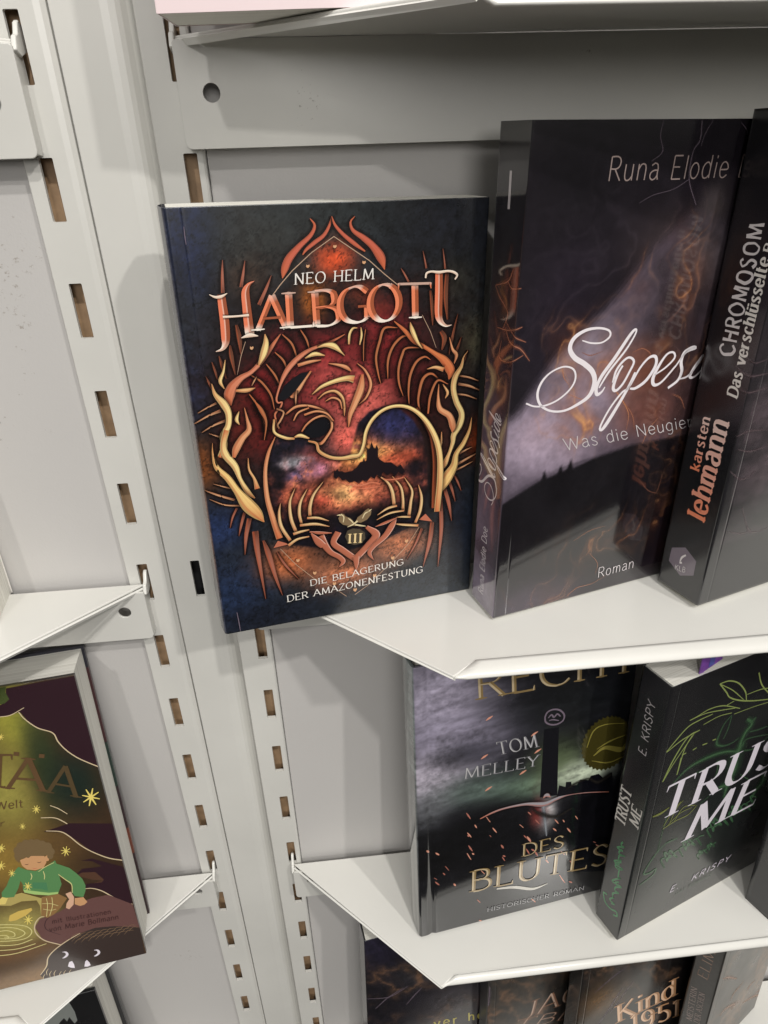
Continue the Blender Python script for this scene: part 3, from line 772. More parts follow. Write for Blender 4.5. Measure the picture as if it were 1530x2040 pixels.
    ('S','n','ember2',[1555,1196,8,1583,1165,27,1610,1137,8]),
    ('S','n','ember',[723,1394,8,737,1374,24,750,1357,8]),
    ('S','n','ember2',[657,1745,8,666,1725,20,677,1707,8]),
    ('S','n','ember',[2513,968,9,2543,942,14,2570,914,9]),
    ('S','n','ember2',[1481,1416,8,1512,1391,16,1542,1363,8]),
    ('S','n','ember',[2156,1621,8,2175,1585,11,2195,1549,8]),
    ('S','n','ember2',[806,471,8,830,432,14,854,390,8]),
    ('S','n','ember',[1479,1459,8,1510,1395,29,1541,1330,8]),
    ('S','n','ember2',[1151,1209,8,1170,1190,24,1189,1171,8]),
    ('S','n','ember',[2006,538,9,2044,462,12,2079,390,9]),
    ('S','n','ember2',[672,1552,8,699,1489,21,727,1429,8]),
    ('S','n','ember',[116,1639,8,133,1610,28,150,1581,8]),
    ('S','n','ember2',[1608,1135,8,1632,1083,25,1656,1031,8]),
    ('S','n','ember',[232,1562,8,255,1534,25,279,1505,8]),
    ('S','n','ember2',[2145,772,9,2170,734,17,2195,696,9]),
    ('S','n','ember',[1994,1008,8,2024,966,8,2053,921,8]),
    ('S','n','ember2',[209,1099,8,229,1080,8,247,1062,8]),
    ('S','n','ember',[1846,1491,8,1872,1459,22,1898,1423,8]),
    ('S','n','ember2',[955,1645,8,967,1626,8,978,1607,8]),
    ('S','n','ember',[1861,1645,8,1890,1601,16,1919,1553,8]),
    ('S','n','ember2',[2163,354,9,2190,331,26,2217,304,9]),
    ('S','n','ember',[854,1023,8,880,979,11,904,940,8]),
    ('S','n','ember2',[1119,1418,8,1139,1378,26,1156,1339,8]),
    ('S','n','ember',[2053,1429,8,2083,1380,22,2110,1332,8]),
    ('S','n','ember2',[327,1158,8,343,1134,16,356,1110,8]),
    ('S','n','ember',[1364,1711,8,1393,1672,8,1420,1637,8]),
    ('S','n','ember2',[359,1273,8,383,1228,8,408,1179,8]),
    ('S','n','ember',[1979,1603,8,1992,1578,16,2003,1554,8]),
    ('S','n','ember2',[1479,1227,8,1505,1169,19,1532,1110,8]),
    ('S','n','ember',[862,3551,7,902,3577,29,946,3601,7]),
    ('S','n','ember',[1447,3165,7,1488,3193,30,1533,3217,7]),
    ('S','n','ember',[813,2972,7,854,3000,30,899,3024,7]),
    ('S','n','ember',[877,2434,7,919,2463,32,966,2488,7]),
    ('S','n','ember',[1325,2579,7,1367,2608,32,1414,2633,7]),
    ('S','n','ember',[1505,2877,7,1547,2906,31,1593,2930,7]),
    ('F','','gold',[2818,2754,2845,2706,2816,2681,2836,2629,2801,2608,2815,2555,2779,2543,2783,2489,2744,2486,2743,2430,2703,2436,2697,2384,2656,2398,2640,2349,2603,2371,2582,2329,2546,2358,2520,2321,2486,2358,2457,2330,2430,2371,2395,2353,2372,2395,2334,2386,2320,2435,2281,2434,2272,2481,2233,2492,2233,2539,2195,2557,2200,2605,2164,2631,2176,2674,2144,2707,2163,2745,2135,2785,2158,2818,2134,2865,2163,2889,2146,2938,2179,2959,2168,3009,2202,3021,2198,3072,2237,3075,2239,3126,2277,3122,2284,3170,2322,3157,2338,3203,2373,3184,2393,3222,2427,3196,2452,3231,2485,3197,2513,3224,2539,3186,2573,3204,2595,3165,2632,3174,2646,3129,2685,3130,2694,3086,2734,3076,2735,3031,2773,3013,2770,2967,2807,2941,2796,2899,2830,2866,2812,2828,2842,2788]),
    ('S','n','goldl',[2215,2782,10,2281,3030,20,2431,3097,15,2705,3054,7]),
    ('S','n','goldl',[2321,2619,15,2470,2715,55,2709,2625,77,2788,2740,15]),
    ('S','n','goldl',[2356,2718,8,2529,2807,25,2751,2857,8]),
    ('S','n','goldl',[2305,2541,8,2544,2448,21,2770,2498,8]),
    ('T', 'serif', 'goldtext', [756, 3883, 2764, 3847, 729, 4308], 'RECHT'),
    ('T', 'serif', 'silver', [1043, 2977, 1543, 2972, 1005, 3183], 'TOM'),
    ('T', 'serif', 'silver', [613, 2707, 1560, 2668, 615, 2883], 'MELLEY'),
    ('T', 'serif', 'goldtext', [1431, 1100, 2024, 1083, 1428, 1330], 'DES'),
    ('T', 'serif', 'goldtext', [715, 661, 2722, 528, 721, 1059], 'BLUTES'),
    ('S','n','goldtext2',[1083,587,28,1346,526,51,1617,397,46,1835,426,12]),
    ('T', 'serif', 'silver', [958, 173, 2408, 108, 957, 248], 'HISTORISCHER ROMAN'),
  ],
  'trustf': [
    ('S','n','lime',[765,4063,15,917,4047,17,1098,3944,17,1260,3761,18,1329,3601,12]),
    ('S','n','lime',[765,4063,15,917,3885,17,1007,3773,17,1206,3650,20,1456,3545,18,1745,3453,15]),
    ('S','n','lime',[765,4063,9,1025,3869,12,1269,3637,8]),
    ('S','n','lime',[1752,3627,12,1551,3683,14,1309,3698,10]),
    ('S','n','lime',[1414,3980,18,1535,3760,18,1726,3552,17]),
    ('S','n','lime',[1100,3683,12,990,3666,12]),
    ('S','n','lime',[1248,3513,12,929,3682,15,693,3725,15,519,3693,15,405,3680,15]),
    ('S','n','lime',[405,3680,11,649,3682,13,949,3612,14,1158,3553,10]),
    ('S','n','lime',[777,3621,12,575,3617,17,401,3585,19,253,3456,19,137,3327,15]),
    ('S','n','lime',[138,3321,15,354,3412,19,619,3448,15]),
    ('S','n','lime',[619,3448,15,443,3417,19,288,3152,23,186,2837,20]),
    ('S','n','lime',[186,2837,18,318,3101,16,533,3423,15]),
    ('S','n','lime',[507,3416,15,434,3232,17,406,2844,18]),
    ('S','n','lime',[406,2844,14,406,3116,12]),
    ('S','n','lime',[582,3156,18,639,3167,18]),
    ('S','n','lime',[733,3167,18,811,3160,18]),
    ('S','n','lime',[897,3168,18,957,3160,18]),
    ('S','n','lime',[412,3156,18,478,3157,18]),
    ('S','n','lime',[1116,3499,12,894,3537,12,658,3512,12]),
    ('S','n','lime',[1764,3400,11,1491,3436,10,1166,3460,10]),
    ('S','u','green',[1128,3458,16,1038,3368,16,997,3239,20,989,3075,41,1131,2974,25,1296,2958,17,1386,2994,13]),
    ('S','u','green',[1134,3437,12,1129,3256,14,1094,3104,12]),
    ('S','u','green',[370,2718,20,579,2866,44,858,2898,62,1164,2859,55,1440,2747,35]),
    ('S','u','green',[425,2642,12,677,2704,21,1009,2701,30,1115,2750,21]),
    ('S','u','green',[1115,2750,17,1139,2521,17,1097,2380,13]),
    ('S','u','green',[1442,3272,50,1563,3146,72,1493,3043,85,1453,2907,77,1459,2788,130,1431,2643,153,1476,2420,134,1432,2216,90,1426,1945,32]),
    ('S','u','green',[1619,3226,21,1532,3178,29]),
    ('S','u','green',[1265,2215,67,1397,2191,90,1534,2228,45]),
    ('S','u','green',[1259,2239,13,1104,2130,13,977,2070,11]),
    ('S','u','green',[396,2188,13,400,2000,15,391,1911,15,391,1687,15,383,1496,16]),
    ('S','u','green',[1564,3012,17,1743,2974,17,1912,2960,13]),
    ('S','u','green',[1557,2704,22,1763,2651,18,1983,2753,11]),
    ('S','u','green',[1629,2265,14,1901,2018,14]),
    ('S','u','green',[1784,2521,18,1810,2303,28,1798,2205,9]),
    ('S','u','green',[2129,2068,48,2170,1875,97,2077,1746,73,2047,1628,25]),
    ('S','u','green',[1505,2806,26,1559,2899,17,1967,2799,11]),
    ('S','n','olive',[384,1942,17,601,1975,17,800,1974,18,925,2076,13]),
    ('S','n','olive',[383,1989,13,490,2200,19,601,2305,17]),
    ('S','n','olive',[150,2279,21,283,2268,42,408,2304,17]),
    ('S','n','olive',[483,1976,11,545,2212,17,639,2306,11]),
    ('S','n','olive',[561,1976,11,673,2165,15,890,2094,11]),
    ('S','n','olive',[433,1941,11,634,2083,15,833,2082,9]),
    ('S','n','green',[707,1597,19,497,1602,23,342,1464,23,239,1270,23,235,1191,24,344,1159,24,435,1175,24,404,1075,24,190,1004,21]),
    ('S','n','green',[511,1262,21,605,1088,21,510,1261,21,505,1329,20,610,1274,21,623,1198,21,588,1271,21,520,1440,20,667,1281,21,668,1260,21,633,1278,21,613,1422,20,719,1289,21,803,1176,21,707,1287,21,753,1328,21,814,1301,21,920,1121,21,814,1301,21,820,1354,21,919,1315,21,944,1222,21,901,1312,21,831,1473,21,983,1324,21,978,1304,21,949,1318,21,912,1478,21,1035,1328,21,1110,1231,21,1016,1328,21,1059,1380,21,1124,1341,21,1241,1160,22,1124,1341,21,1143,1382,21,1235,1355,21]),
    ('S','n','green',[1285,1406,21,1398,1221,22,1282,1404,21,1275,1468,21,1385,1425,21,1415,1326,22,1363,1422,21,1282,1584,21,1449,1438,22,1442,1415,22,1414,1430,22,1349,1612,21,1496,1448,22,1555,1378,22,1471,1444,22,1489,1535,21,1572,1463,22,1703,1293,22,1566,1462,22,1608,1491,22,1678,1485,22,1777,1314,22,1670,1483,22,1636,1574,22,1770,1504,22,1781,1435,22,1743,1498,22,1649,1681,21,1826,1515,22,1828,1493,22,1790,1509,22,1744,1671,22,1878,1528,22,1969,1424,22,1860,1522,22,1896,1585,22,1967,1547,22,2107,1360,23,1963,1544,22,1989,1582,22,2077,1568,22,2154,1423,23,2065,1563,22,2000,1690,22,2161,1583,22]),
    ('S','n','green',[1218,951,22,1276,860,22,1222,953,22,1210,1000,22,1274,967,22,1277,939,22,1265,963,22,1221,1063,22,1305,975,22,1324,952,22,1294,974,22,1303,1025,22,1347,988,22,1417,900,22,1354,989,22,1367,1011,22,1410,1008,22,1442,945,22,1408,1007,22,1368,1090,22,1453,1018,22,1454,1009,22,1441,1013,22,1418,1099,22,1483,1029,22,1538,967,22,1484,1026,22,1508,1050,22,1543,1044,22]),
    ('T', 'ital', 'lilac', [264, 2140, 2833, 2173, 315, 2697], 'TRUST'),
    ('T', 'ital', 'lilac', [859, 1466, 2117, 1480, 954, 2040], 'ME'),
    ('T', 'sansb', 'lilacdim', [829, 452, 1951, 433, 856, 567], 'E.  KRISPY'),
    ('T', 'sans', 'greendim', [971, 304, 1664, 302, 976, 375], 'GAY ROMANCE'),
  ],
  'trusts': [
    ('T', 'sans', 'light', [-148, 3181, -157, 3948, -258, 3175], 'E. KRISPY'),
    ('T', 'serifb', 'white', [-235, 1921, -230, 2522, -395, 1900], 'TRUST'),
    ('T', 'serifb', 'white', [-40, 2104, -41, 2403, -188, 2090], 'ME'),
    ('S','n','greens',[-293,560,26,-352,521,27,-298,400,27,-192,401,26,-100,463,26,-78,405,26,-136,350,26]),
    ('S','n','greens',[-203,496,24,-153,549,24,-199,535,24,-239,535,24,-190,633,24,-182,642,24,-189,631,24,-210,679,24,-179,742,23,-122,812,23,-175,784,23,-195,807,23,-163,897,23,-156,898,23,-165,895,23,-203,917,23,-154,989,23]),
    ('S','n','greens',[-173,869,23,-103,955,23,-174,920,23,-256,884,23,-175,1030,23,-141,1084,23,-175,1042,23,-184,1123,23,-178,1217,23,-133,1258,22,-178,1240,23,-262,1213,23,-178,1343,22]),
    ('S','n','greens',[-219,1168,23,-153,1228,22,-219,1180,23,-255,1177,23,-217,1274,23,-205,1266,23,-218,1254,23,-284,1236,23,-215,1331,22,-184,1373,22,-216,1323,22,-230,1373,22,-214,1427,22,-146,1492,22,-214,1440,22,-242,1447,22,-213,1536,22,-195,1532,22,-213,1521,22,-281,1498,22,-211,1591,22,-185,1624,22,-211,1580,22,-231,1625,22,-211,1677,22]),
  ],
  'taaf': [
    ('F','','maroon',[2707,4421,2894,4425,3461,4431,3440,3147,3316,3259,3173,3396,3095,3529,3038,3750,2939,3815,2834,3935,2770,4096,2676,4078,2567,4078,2379,4109,2330,4301,2603,4226,2667,4250]),
    ('F','','olive2',[2466,4462,2713,4445,2691,4374,2708,4280,2655,4240,2604,4232,2415,4256]),
    ('S','n','edge',[2470,4081,10,2567,4078,10,2676,4078,10,2825,4142,7]),
    ('S','n','edge',[2760,4098,10,2797,3997,11,2896,3853,13,3032,3749,13,3062,3620,13,3118,3488,13,3207,3359,13,3314,3252,13,3432,3149,15]),
    ('S','n','edge',[2792,2754,9,2865,2688,11,2945,2581,8]),
    ('S','n','edge',[2658,2604,10,2795,2564,12,2876,2486,13,2939,2393,8]),
    ('F','','maroon',[2638,2390,2862,2314,2992,2109,3094,1936,3256,1795,3407,1683,3412,2297,2937,2437]),
    ('S','n','edge',[2669,2397,10,2819,2339,13,2896,2243,13,2985,2076,13,3093,1932,13,3252,1778,15,3408,1688,16]),
    ('F','','brown4',[2842,1618,3056,1677,3403,1555,3390,931,3228,1093,3060,1303,2919,1370,2848,1365,3020,1429,3123,1433,3006,1490]),
    ('F','','maroon',[2948,1829,3072,1826,3384,1589,3402,1546,3390,931,3267,1022,3143,1199,3015,1337,2921,1378,2848,1365,2933,1440,3106,1410,3138,1446,3066,1600,2922,1638,2829,1613,2934,1698,3105,1670,3156,1672,3064,1783]),
    ('S','n','edge',[2849,1370,9,2967,1353,12,3079,1269,14,3203,1102,14,3300,982,14,3389,925,16]),
    ('F','','plum',[2307,1049,2475,1067,2683,1147,2947,1190,3140,1181,3389,925,3401,498,3102,627,2884,666,2694,635,2450,525,2263,675,2217,927]),
    ('S','n','edge',[2385,1060,9,2311,1067,12,2235,979,14,2209,833,14,2275,670,14,2437,526,14]),
    ('S','n','maroon',[2436,1061,5,2354,975,8,2338,844,8,2473,696,5]),
    ('F','','beast',[2115,-3,2096,88,2197,194,2226,326,2346,463,2526,577,2696,644,2886,675,3102,627,3401,498,3380,-66,2826,-53,2506,-33]),
    ('S','n','edge',[2102,86,8,2201,213,14,2252,357,14,2360,468,14,2524,568,14,2696,644,9]),
    ('S','n','furl',[2552,577,3,2616,634,8,2685,652,3]),
    ('S','n','furl',[2572,534,3,2636,591,8,2704,607,3]),
    ('S','n','furl',[2592,490,3,2656,547,8,2724,562,3]),
    ('S','n','furl',[2637,570,3,2701,627,8,2769,640,3]),
    ('S','n','furl',[2657,526,3,2721,583,8,2789,594,3]),
    ('S','n','furl',[2677,483,3,2741,540,8,2809,549,3]),
    ('S','n','furl',[2722,563,3,2786,620,8,2853,627,3]),
    ('S','n','furl',[2742,519,3,2806,576,8,2873,581,3]),
    ('S','n','furl',[2762,475,3,2826,532,8,2893,536,3]),
    ('S','n','furl',[2807,555,3,2871,612,8,2937,614,3]),
    ('S','n','furl',[2828,512,3,2892,569,8,2958,568,3]),
    ('S','n','furl',[2848,467,3,2912,525,8,2978,523,3]),
    ('S','n','furl',[2893,548,3,2957,605,8,3023,601,3]),
    ('S','n','furl',[2914,504,3,2978,561,8,3043,555,3]),
    ('S','n','furl',[2934,460,3,2999,517,8,3064,509,3]),
    ('S','n','furl',[2979,541,3,3043,598,8,3108,588,3]),
    ('S','n','furl',[3000,496,3,3064,554,8,3129,542,3]),
    ('S','n','furl',[3021,452,3,3085,510,8,3150,496,3]),
    ('S','n','furl',[3066,533,3,3130,590,8,3194,575,3]),
    ('S','n','furl',[3087,489,3,3151,546,8,3215,529,3]),
    ('S','n','furl',[3108,444,3,3173,502,8,3236,483,3]),
    ('S','n','furl',[3153,526,3,3217,583,8,3280,562,3]),
    ('S','n','furl',[3174,481,3,3238,539,8,3302,516,3]),
    ('S','n','furl',[3196,437,3,3260,494,8,3323,469,3]),
    ('S','n','furl',[3240,518,3,3304,576,8,3367,549,3]),
    ('S','n','furl',[3262,474,3,3326,531,8,3389,503,3]),
    ('S','n','edge',[2158,84,3,2123,35,8,2116,-33,3]),
    ('S','n','edge',[2215,166,3,2181,117,8,2174,49,3]),
    ('S','n','edge',[2243,113,3,2208,64,8,2202,-4,3]),
    ('S','n','edge',[2293,104,3,2259,55,8,2252,-14,3]),
    ('S','n','edge',[2350,61,3,2316,11,8,2309,-58,3]),
    ('S','n','edge',[2403,61,3,2369,11,8,2362,-58,3]),
    ('S','n','edge',[2467,50,3,2433,1,8,2427,-69,3]),
    ('S','n','lilac',[2429,395,5,2470,376,25,2475,325,32,2434,291,25,2407,289,5]),
    ('S','n','lilac',[2796,293,5,2837,273,26,2843,221,32,2802,187,26,2775,185,5]),
    ('F','','lilac',[2441,119,2472,190,2507,197,2519,130,2514,59,2470,83]),
    ('F','','lilac',[2628,41,2656,129,2680,151,2702,90,2705,37,2666,27]),
    ('S','n','cream5',[1745,1136,12,1974,1064,12,2128,979,12,2172,866,12,2084,781,12,1911,796,12,1681,872,12]),
    ('S','n','cream5',[1732,1084,12,1962,1016,12,2068,933,12,2088,858,12,1979,820,12,1805,874,10]),
    ('S','n','cream5',[1774,1002,12,1905,983,12,1977,918,12,1962,855,10,1857,884,10]),
    ('S','n','cream5',[1664,800,12,1954,711,12,2150,737,12]),
    ('S','n','cream5',[1642,711,10,1937,638,12,2168,651,11]),
    ('S','n','cream5',[1620,620,12,1920,565,12,2287,606,9]),
    ('S','n','cream5',[1818,928,12,1886,903,12,1901,858,10,1860,844,9]),
    ('F','','pants',[1956,1510,2205,1536,2392,1380,2593,1386,2598,1290,2514,1130,2393,1038,2331,1099,2354,1261,2338,1361,2174,1399,2045,1369,1932,1408]),
    ('F','','pants2',[2402,1395,2593,1386,2673,1284,2569,1149,2475,1067,2392,1034,2331,1099]),
    ('F','','shoe',[1965,1133,1997,1217,2104,1254,2254,1259,2257,1220,2168,1156,2047,1114,1986,1116]),
    ('F','','shoe2',[2670,1360,2736,1375,2753,1275,2722,1153,2659,1094,2628,1128,2648,1197,2693,1258]),
    ('F','','green2',[2264,1949,2342,1871,2429,1825,2546,1859,2671,1926,2672,1872,2797,1760,2851,1661,2903,1543,2917,1426,2900,1338,2855,1240,2763,1290,2750,1351,2769,1476,2711,1587,2665,1694,2661,1530,2597,1403,2485,1404,2338,1472,2230,1564,2248,1668,2237,1726,2187,1615,2111,1494,1983,1520,1997,1606,2071,1690,2155,1842]),
    ('F','','green3',[2234,1581,2348,1515,2492,1439,2600,1417,2589,1387,2483,1397,2336,1462,2235,1530]),
    ('F','','green4',[2356,1659,2504,1610,2492,1467,2425,1526,2340,1564]),
    ('F','','skin',[2303,2043,2450,2084,2571,2028,2572,1922,2520,1849,2432,1838,2344,1879,2307,1953]),
    ('F','','skin',[2567,2012,2609,2034,2630,2010,2600,1940,2570,1940]),
    ('F','','skin',[2756,1255,2855,1240,2884,1144,2842,1111,2789,1106,2736,1157]),
    ('F','','skiny',[1987,1537,2045,1499,1994,1414,1925,1429,1956,1510]),
    ('F','','hair',[2334,2103,2320,2073,2296,2059,2273,2066,2258,2092,2258,2127,2272,2157,2296,2171,2319,2164,2333,2138]),
    ('F','','hair',[2349,2185,2333,2154,2309,2139,2284,2147,2269,2174,2269,2210,2285,2242,2310,2256,2334,2249,2349,2222]),
    ('F','','hair',[2399,2239,2383,2206,2357,2190,2330,2198,2315,2227,2315,2265,2331,2298,2357,2314,2384,2306,2400,2277]),
    ('F','','hair',[2464,2262,2448,2229,2422,2213,2395,2221,2379,2250,2380,2288,2395,2321,2422,2337,2448,2329,2464,2300]),
    ('F','','hair',[2520,2257,2505,2226,2480,2211,2455,2218,2440,2245,2440,2282,2455,2313,2480,2328,2505,2320,2520,2293]),
    ('F','','hair',[2578,2236,2562,2203,2536,2187,2509,2195,2493,2224,2493,2262,2508,2295,2535,2311,2562,2303,2578,2274]),
    ('F','','hair',[2631,2194,2614,2157,2586,2141,2559,2150,2541,2180,2541,2221,2558,2256,2586,2273,2613,2265,2631,2235]),
    ('F','','hair',[2683,2143,2665,2105,2636,2087,2606,2097,2588,2129,2588,2172,2606,2210,2635,2227,2664,2218,2683,2186]),
    ('F','','hair',[2697,2060,2681,2026,2655,2009,2627,2018,2610,2048,2610,2087,2626,2120,2653,2136,2680,2128,2697,2098]),
    ('F','','hair',[2668,1998,2655,1970,2634,1957,2613,1964,2600,1988,2600,2020,2613,2047,2634,2060,2654,2054,2667,2030]),
    ('F','','hair',[2381,2088,2370,2066,2351,2054,2333,2060,2323,2080,2323,2107,2334,2129,2352,2141,2370,2135,2381,2115]),
    ('F','','hair',[2428,2080,2419,2061,2404,2051,2388,2056,2378,2073,2379,2096,2388,2116,2403,2125,2419,2120,2428,2103]),
    ('F','','hair',[2257,2075,2274,2174,2329,2261,2416,2303,2507,2284,2591,2232,2656,2195,2686,2081,2662,2000,2621,1977,2603,2036,2560,2032,2447,2068,2365,2076,2313,2057,2283,2005]),
    ('S','n','brown4',[2340,1969,4,2361,1954,10,2380,1958,4]),
    ('S','n','brown4',[2477,1958,4,2498,1942,10,2520,1952,4]),
    ('S','n','rust2',[2405,1883,3,2432,1867,7,2457,1869,3]),
    ('S','n','cream5',[2371,1808,7,2371,1754,9,2348,1707,7]),
    ('S','n','cream5',[2509,1799,7,2508,1727,9,2493,1668,7]),
    ('S','n','cream5',[2659,1696,7,2713,1596,10,2767,1495,10,2748,1352,7]),
    ('S','n','cream5',[2456,1807,6,2546,1859,9,2652,1896,6]),
    ('S','n','cream5',[2450,1360,6,2435,1233,7,2385,1060,6]),
    ('S','n','cream5',[2512,1357,6,2488,1215,7,2424,1065,6]),
    ('S','n','cream5',[2385,1288,6,2478,1256,7,2552,1192,6]),
    ('S','n','cream5',[2377,1197,6,2455,1150,7,2518,1147,6]),
    ('S','n','yellow',[3156,2811,11,3244,2759,23,3333,2707,12]),
    ('S','n','yellow',[3213,2883,11,3244,2759,23,3276,2633,12]),
    ('S','n','yellow',[3288,2882,11,3244,2759,23,3200,2635,12]),
    ('S','n','yellow',[3339,2810,12,3244,2759,23,3150,2708,12]),
    ('S','n','yellow',[2600,2769,5,2641,2744,11,2681,2719,5]),
    ('S','n','yellow',[2628,2803,5,2641,2744,11,2653,2685,5]),
    ('S','n','yellow',[2663,2802,5,2641,2744,11,2618,2686,5]),
    ('S','n','yellow',[2685,2768,5,2641,2744,11,2596,2721,5]),
    ('S','n','yellow',[2414,2556,4,2445,2537,8,2475,2517,4]),
    ('S','n','yellow',[2435,2582,4,2445,2537,8,2454,2491,4]),
    ('S','n','yellow',[2462,2582,4,2445,2537,8,2427,2491,4]),
    ('S','n','yellow',[2479,2555,4,2445,2537,8,2410,2518,4]),
    ('S','n','yellow',[2115,2311,6,2157,2284,11,2198,2257,6]),
    ('S','n','yellow',[2145,2347,6,2157,2284,11,2168,2221,6]),
    ('S','n','yellow',[2181,2347,6,2157,2284,11,2132,2222,6]),
    ('S','n','yellow',[2203,2309,6,2157,2284,11,2110,2260,6]),
    ('S','n','yellow',[2765,2063,7,2813,2032,13,2862,2001,7]),
    ('S','n','yellow',[2798,2104,7,2813,2032,13,2829,1960,7]),
    ('S','n','yellow',[2839,2103,7,2813,2032,13,2787,1960,7]),
    ('S','n','yellow',[2866,2060,7,2813,2032,13,2761,2004,7]),
    ('S','n','yellow',[2141,1899,5,2175,1875,10,2209,1852,5]),
    ('S','n','yellow',[2164,1928,5,2175,1875,10,2185,1822,5]),
    ('S','n','yellow',[2195,1927,5,2175,1875,10,2154,1823,5]),
    ('S','n','yellow',[2213,1897,5,2175,1875,10,2136,1854,5]),
    ('S','n','yellow',[2253,1644,6,2294,1616,12,2336,1587,6]),
    ('S','n','yellow',[2282,1680,6,2294,1616,12,2307,1551,6]),
    ('S','n','yellow',[2318,1679,6,2294,1616,12,2270,1552,6]),
    ('S','n','yellow',[2340,1641,6,2294,1616,12,2249,1591,6]),
    ('S','n','yellow',[2130,1114,7,2179,1080,14,2227,1045,7]),
    ('S','n','yellow',[2165,1157,7,2179,1080,14,2192,1002,7]),
    ('S','n','yellow',[2207,1156,7,2179,1080,14,2150,1004,7]),
    ('S','n','yellow',[2233,1109,7,2179,1080,14,2125,1051,7]),
    ('S','n','yellow',[2047,2056,6,2091,2026,12,2135,1996,6]),
    ('S','n','yellow',[2079,2095,6,2091,2026,12,2103,1957,6]),
    ('S','n','yellow',[2118,2093,6,2091,2026,12,2064,1959,6]),
    ('S','n','yellow',[2141,2052,6,2091,2026,12,2041,2000,6]),
    ('S','n','yellow',[2488,3840,4,2517,3823,8,2546,3807,4]),
    ('S','n','yellow',[2507,3863,4,2517,3823,8,2526,3783,4]),
    ('S','n','yellow',[2533,3864,4,2517,3823,8,2500,3783,4]),
    ('S','n','yellow',[2549,3841,4,2517,3823,8,2485,3805,4]),
    ('T', 'serif', 'bronze', [2421, 3115, 2768, 2984, 2546, 3542], 'Ä'),
    ('T', 'serif', 'bronze', [2223, 3191, 2450, 3129, 2339, 3623], 'T'),
    ('T', 'serif', 'bronze2', [2813, 2949, 3089, 2805, 2930, 3345], 'A'),
    ('T', 'sans', 'bronze', [2234, 2850, 2512, 2811, 2256, 2965], 'Welt'),
    ('T', 'sans', 'bronze', [2217, 2604, 2274, 2602, 2237, 2689], 'r'),
    ('T', 'sans', 'plumd', [2425, 920, 3112, 861, 2432, 995], 'mit Illustrationen'),
    ('T', 'sans', 'plumd', [2366, 795, 3182, 737, 2375, 880], 'von Marie Bollmann'),
  ],
  'Af': [
    ('S','u','smoke',[6,3013,9,368,2899,18,668,3038,12]),
    ('S','u','smoke',[135,2690,12,345,2891,23,598,3033,9]),
    ('S','u','smoke',[644,2559,12,785,2759,24,901,2893,9]),
    ('T', 'sansb', 'olive3', [1135, 1675, 2014, 1514, 1119, 1915], 'ver he'),
  ],
  'Bf': [
    ('T', 'serif', 'copper', [672, 1624, 1764, 1631, 725, 2091], 'JAC'),
    ('T', 'serif', 'copper', [457, 1433, 1645, 1110, 604, 1675], 'TBE'),
    ('S','u','smoke',[23,2972,18,17,2749,49,13,2442,31]),
  ],
  'Ccf': [
    ('S','u','smoke',[841,2408,10,671,2003,28,468,1609,21]),
    ('S','u','smoke',[1053,2468,10,806,2034,24,668,1802,14]),
    ('S','u','smoke',[876,2960,10,622,2855,26,277,2618,13]),
    ('T', 'serifb', 'peach', [885, 1360, 2067, 1379, 798, 1918], 'Kind'),
    ('T', 'serifb', 'peach', [1223, 819, 2305, 607, 1132, 1380], '1951'),
  ],
  'Ds': [
    ('T', 'serif', 'copper', [-160, 2616, -141, 3359, -324, 2533], 'ELIM'),
    ('T', 'serif', 'dimtext', [-232, 1321, -272, 2214, -330, 1250], 'MEISTERIN'),
    ('T', 'serif', 'dimtext', [-105, 1442, -137, 2256, -200, 1373], 'DER ASCHEN'),
  ],
  'Df': [
    ('S','u','copper',[443,1343,40,542,1424,70,893,1208,103,843,1089,52]),
    ('S','u','copper',[135,2749,18,336,2580,65,691,2173,29]),
    ('S','u','copper',[1255,855,32,1757,534,79,2393,-103,36]),
    ('S','u','copper',[2501,-1002,76,2687,-959,128]),
    ('S','u','copper',[2061,-700,18,2088,-486,48,2113,-418,18]),
    ('S','u','copper',[772,1762,20,941,1749,50,1008,1803,15]),
    ('S','u','copper',[1289,1169,21,1338,1289,85,1518,1273,32]),
    ('S','u','copper',[1713,672,22,1997,505,80,2267,266,35]),
    ('S','u','copper',[675,1532,20,748,1704,70,917,1691,30]),
    ('T', 'serif', 'copper', [2291, -1421, 3604, -2519, 1863, -378], 'NA'),
  ],
  'llf': [
    ('F','','grey',[2213,3705,2241,3424,2232,3209,2180,3150,2144,3333,2094,3247,2070,3341,2012,3286,1967,3225,1618,3283,1785,3476]),
  ],
}
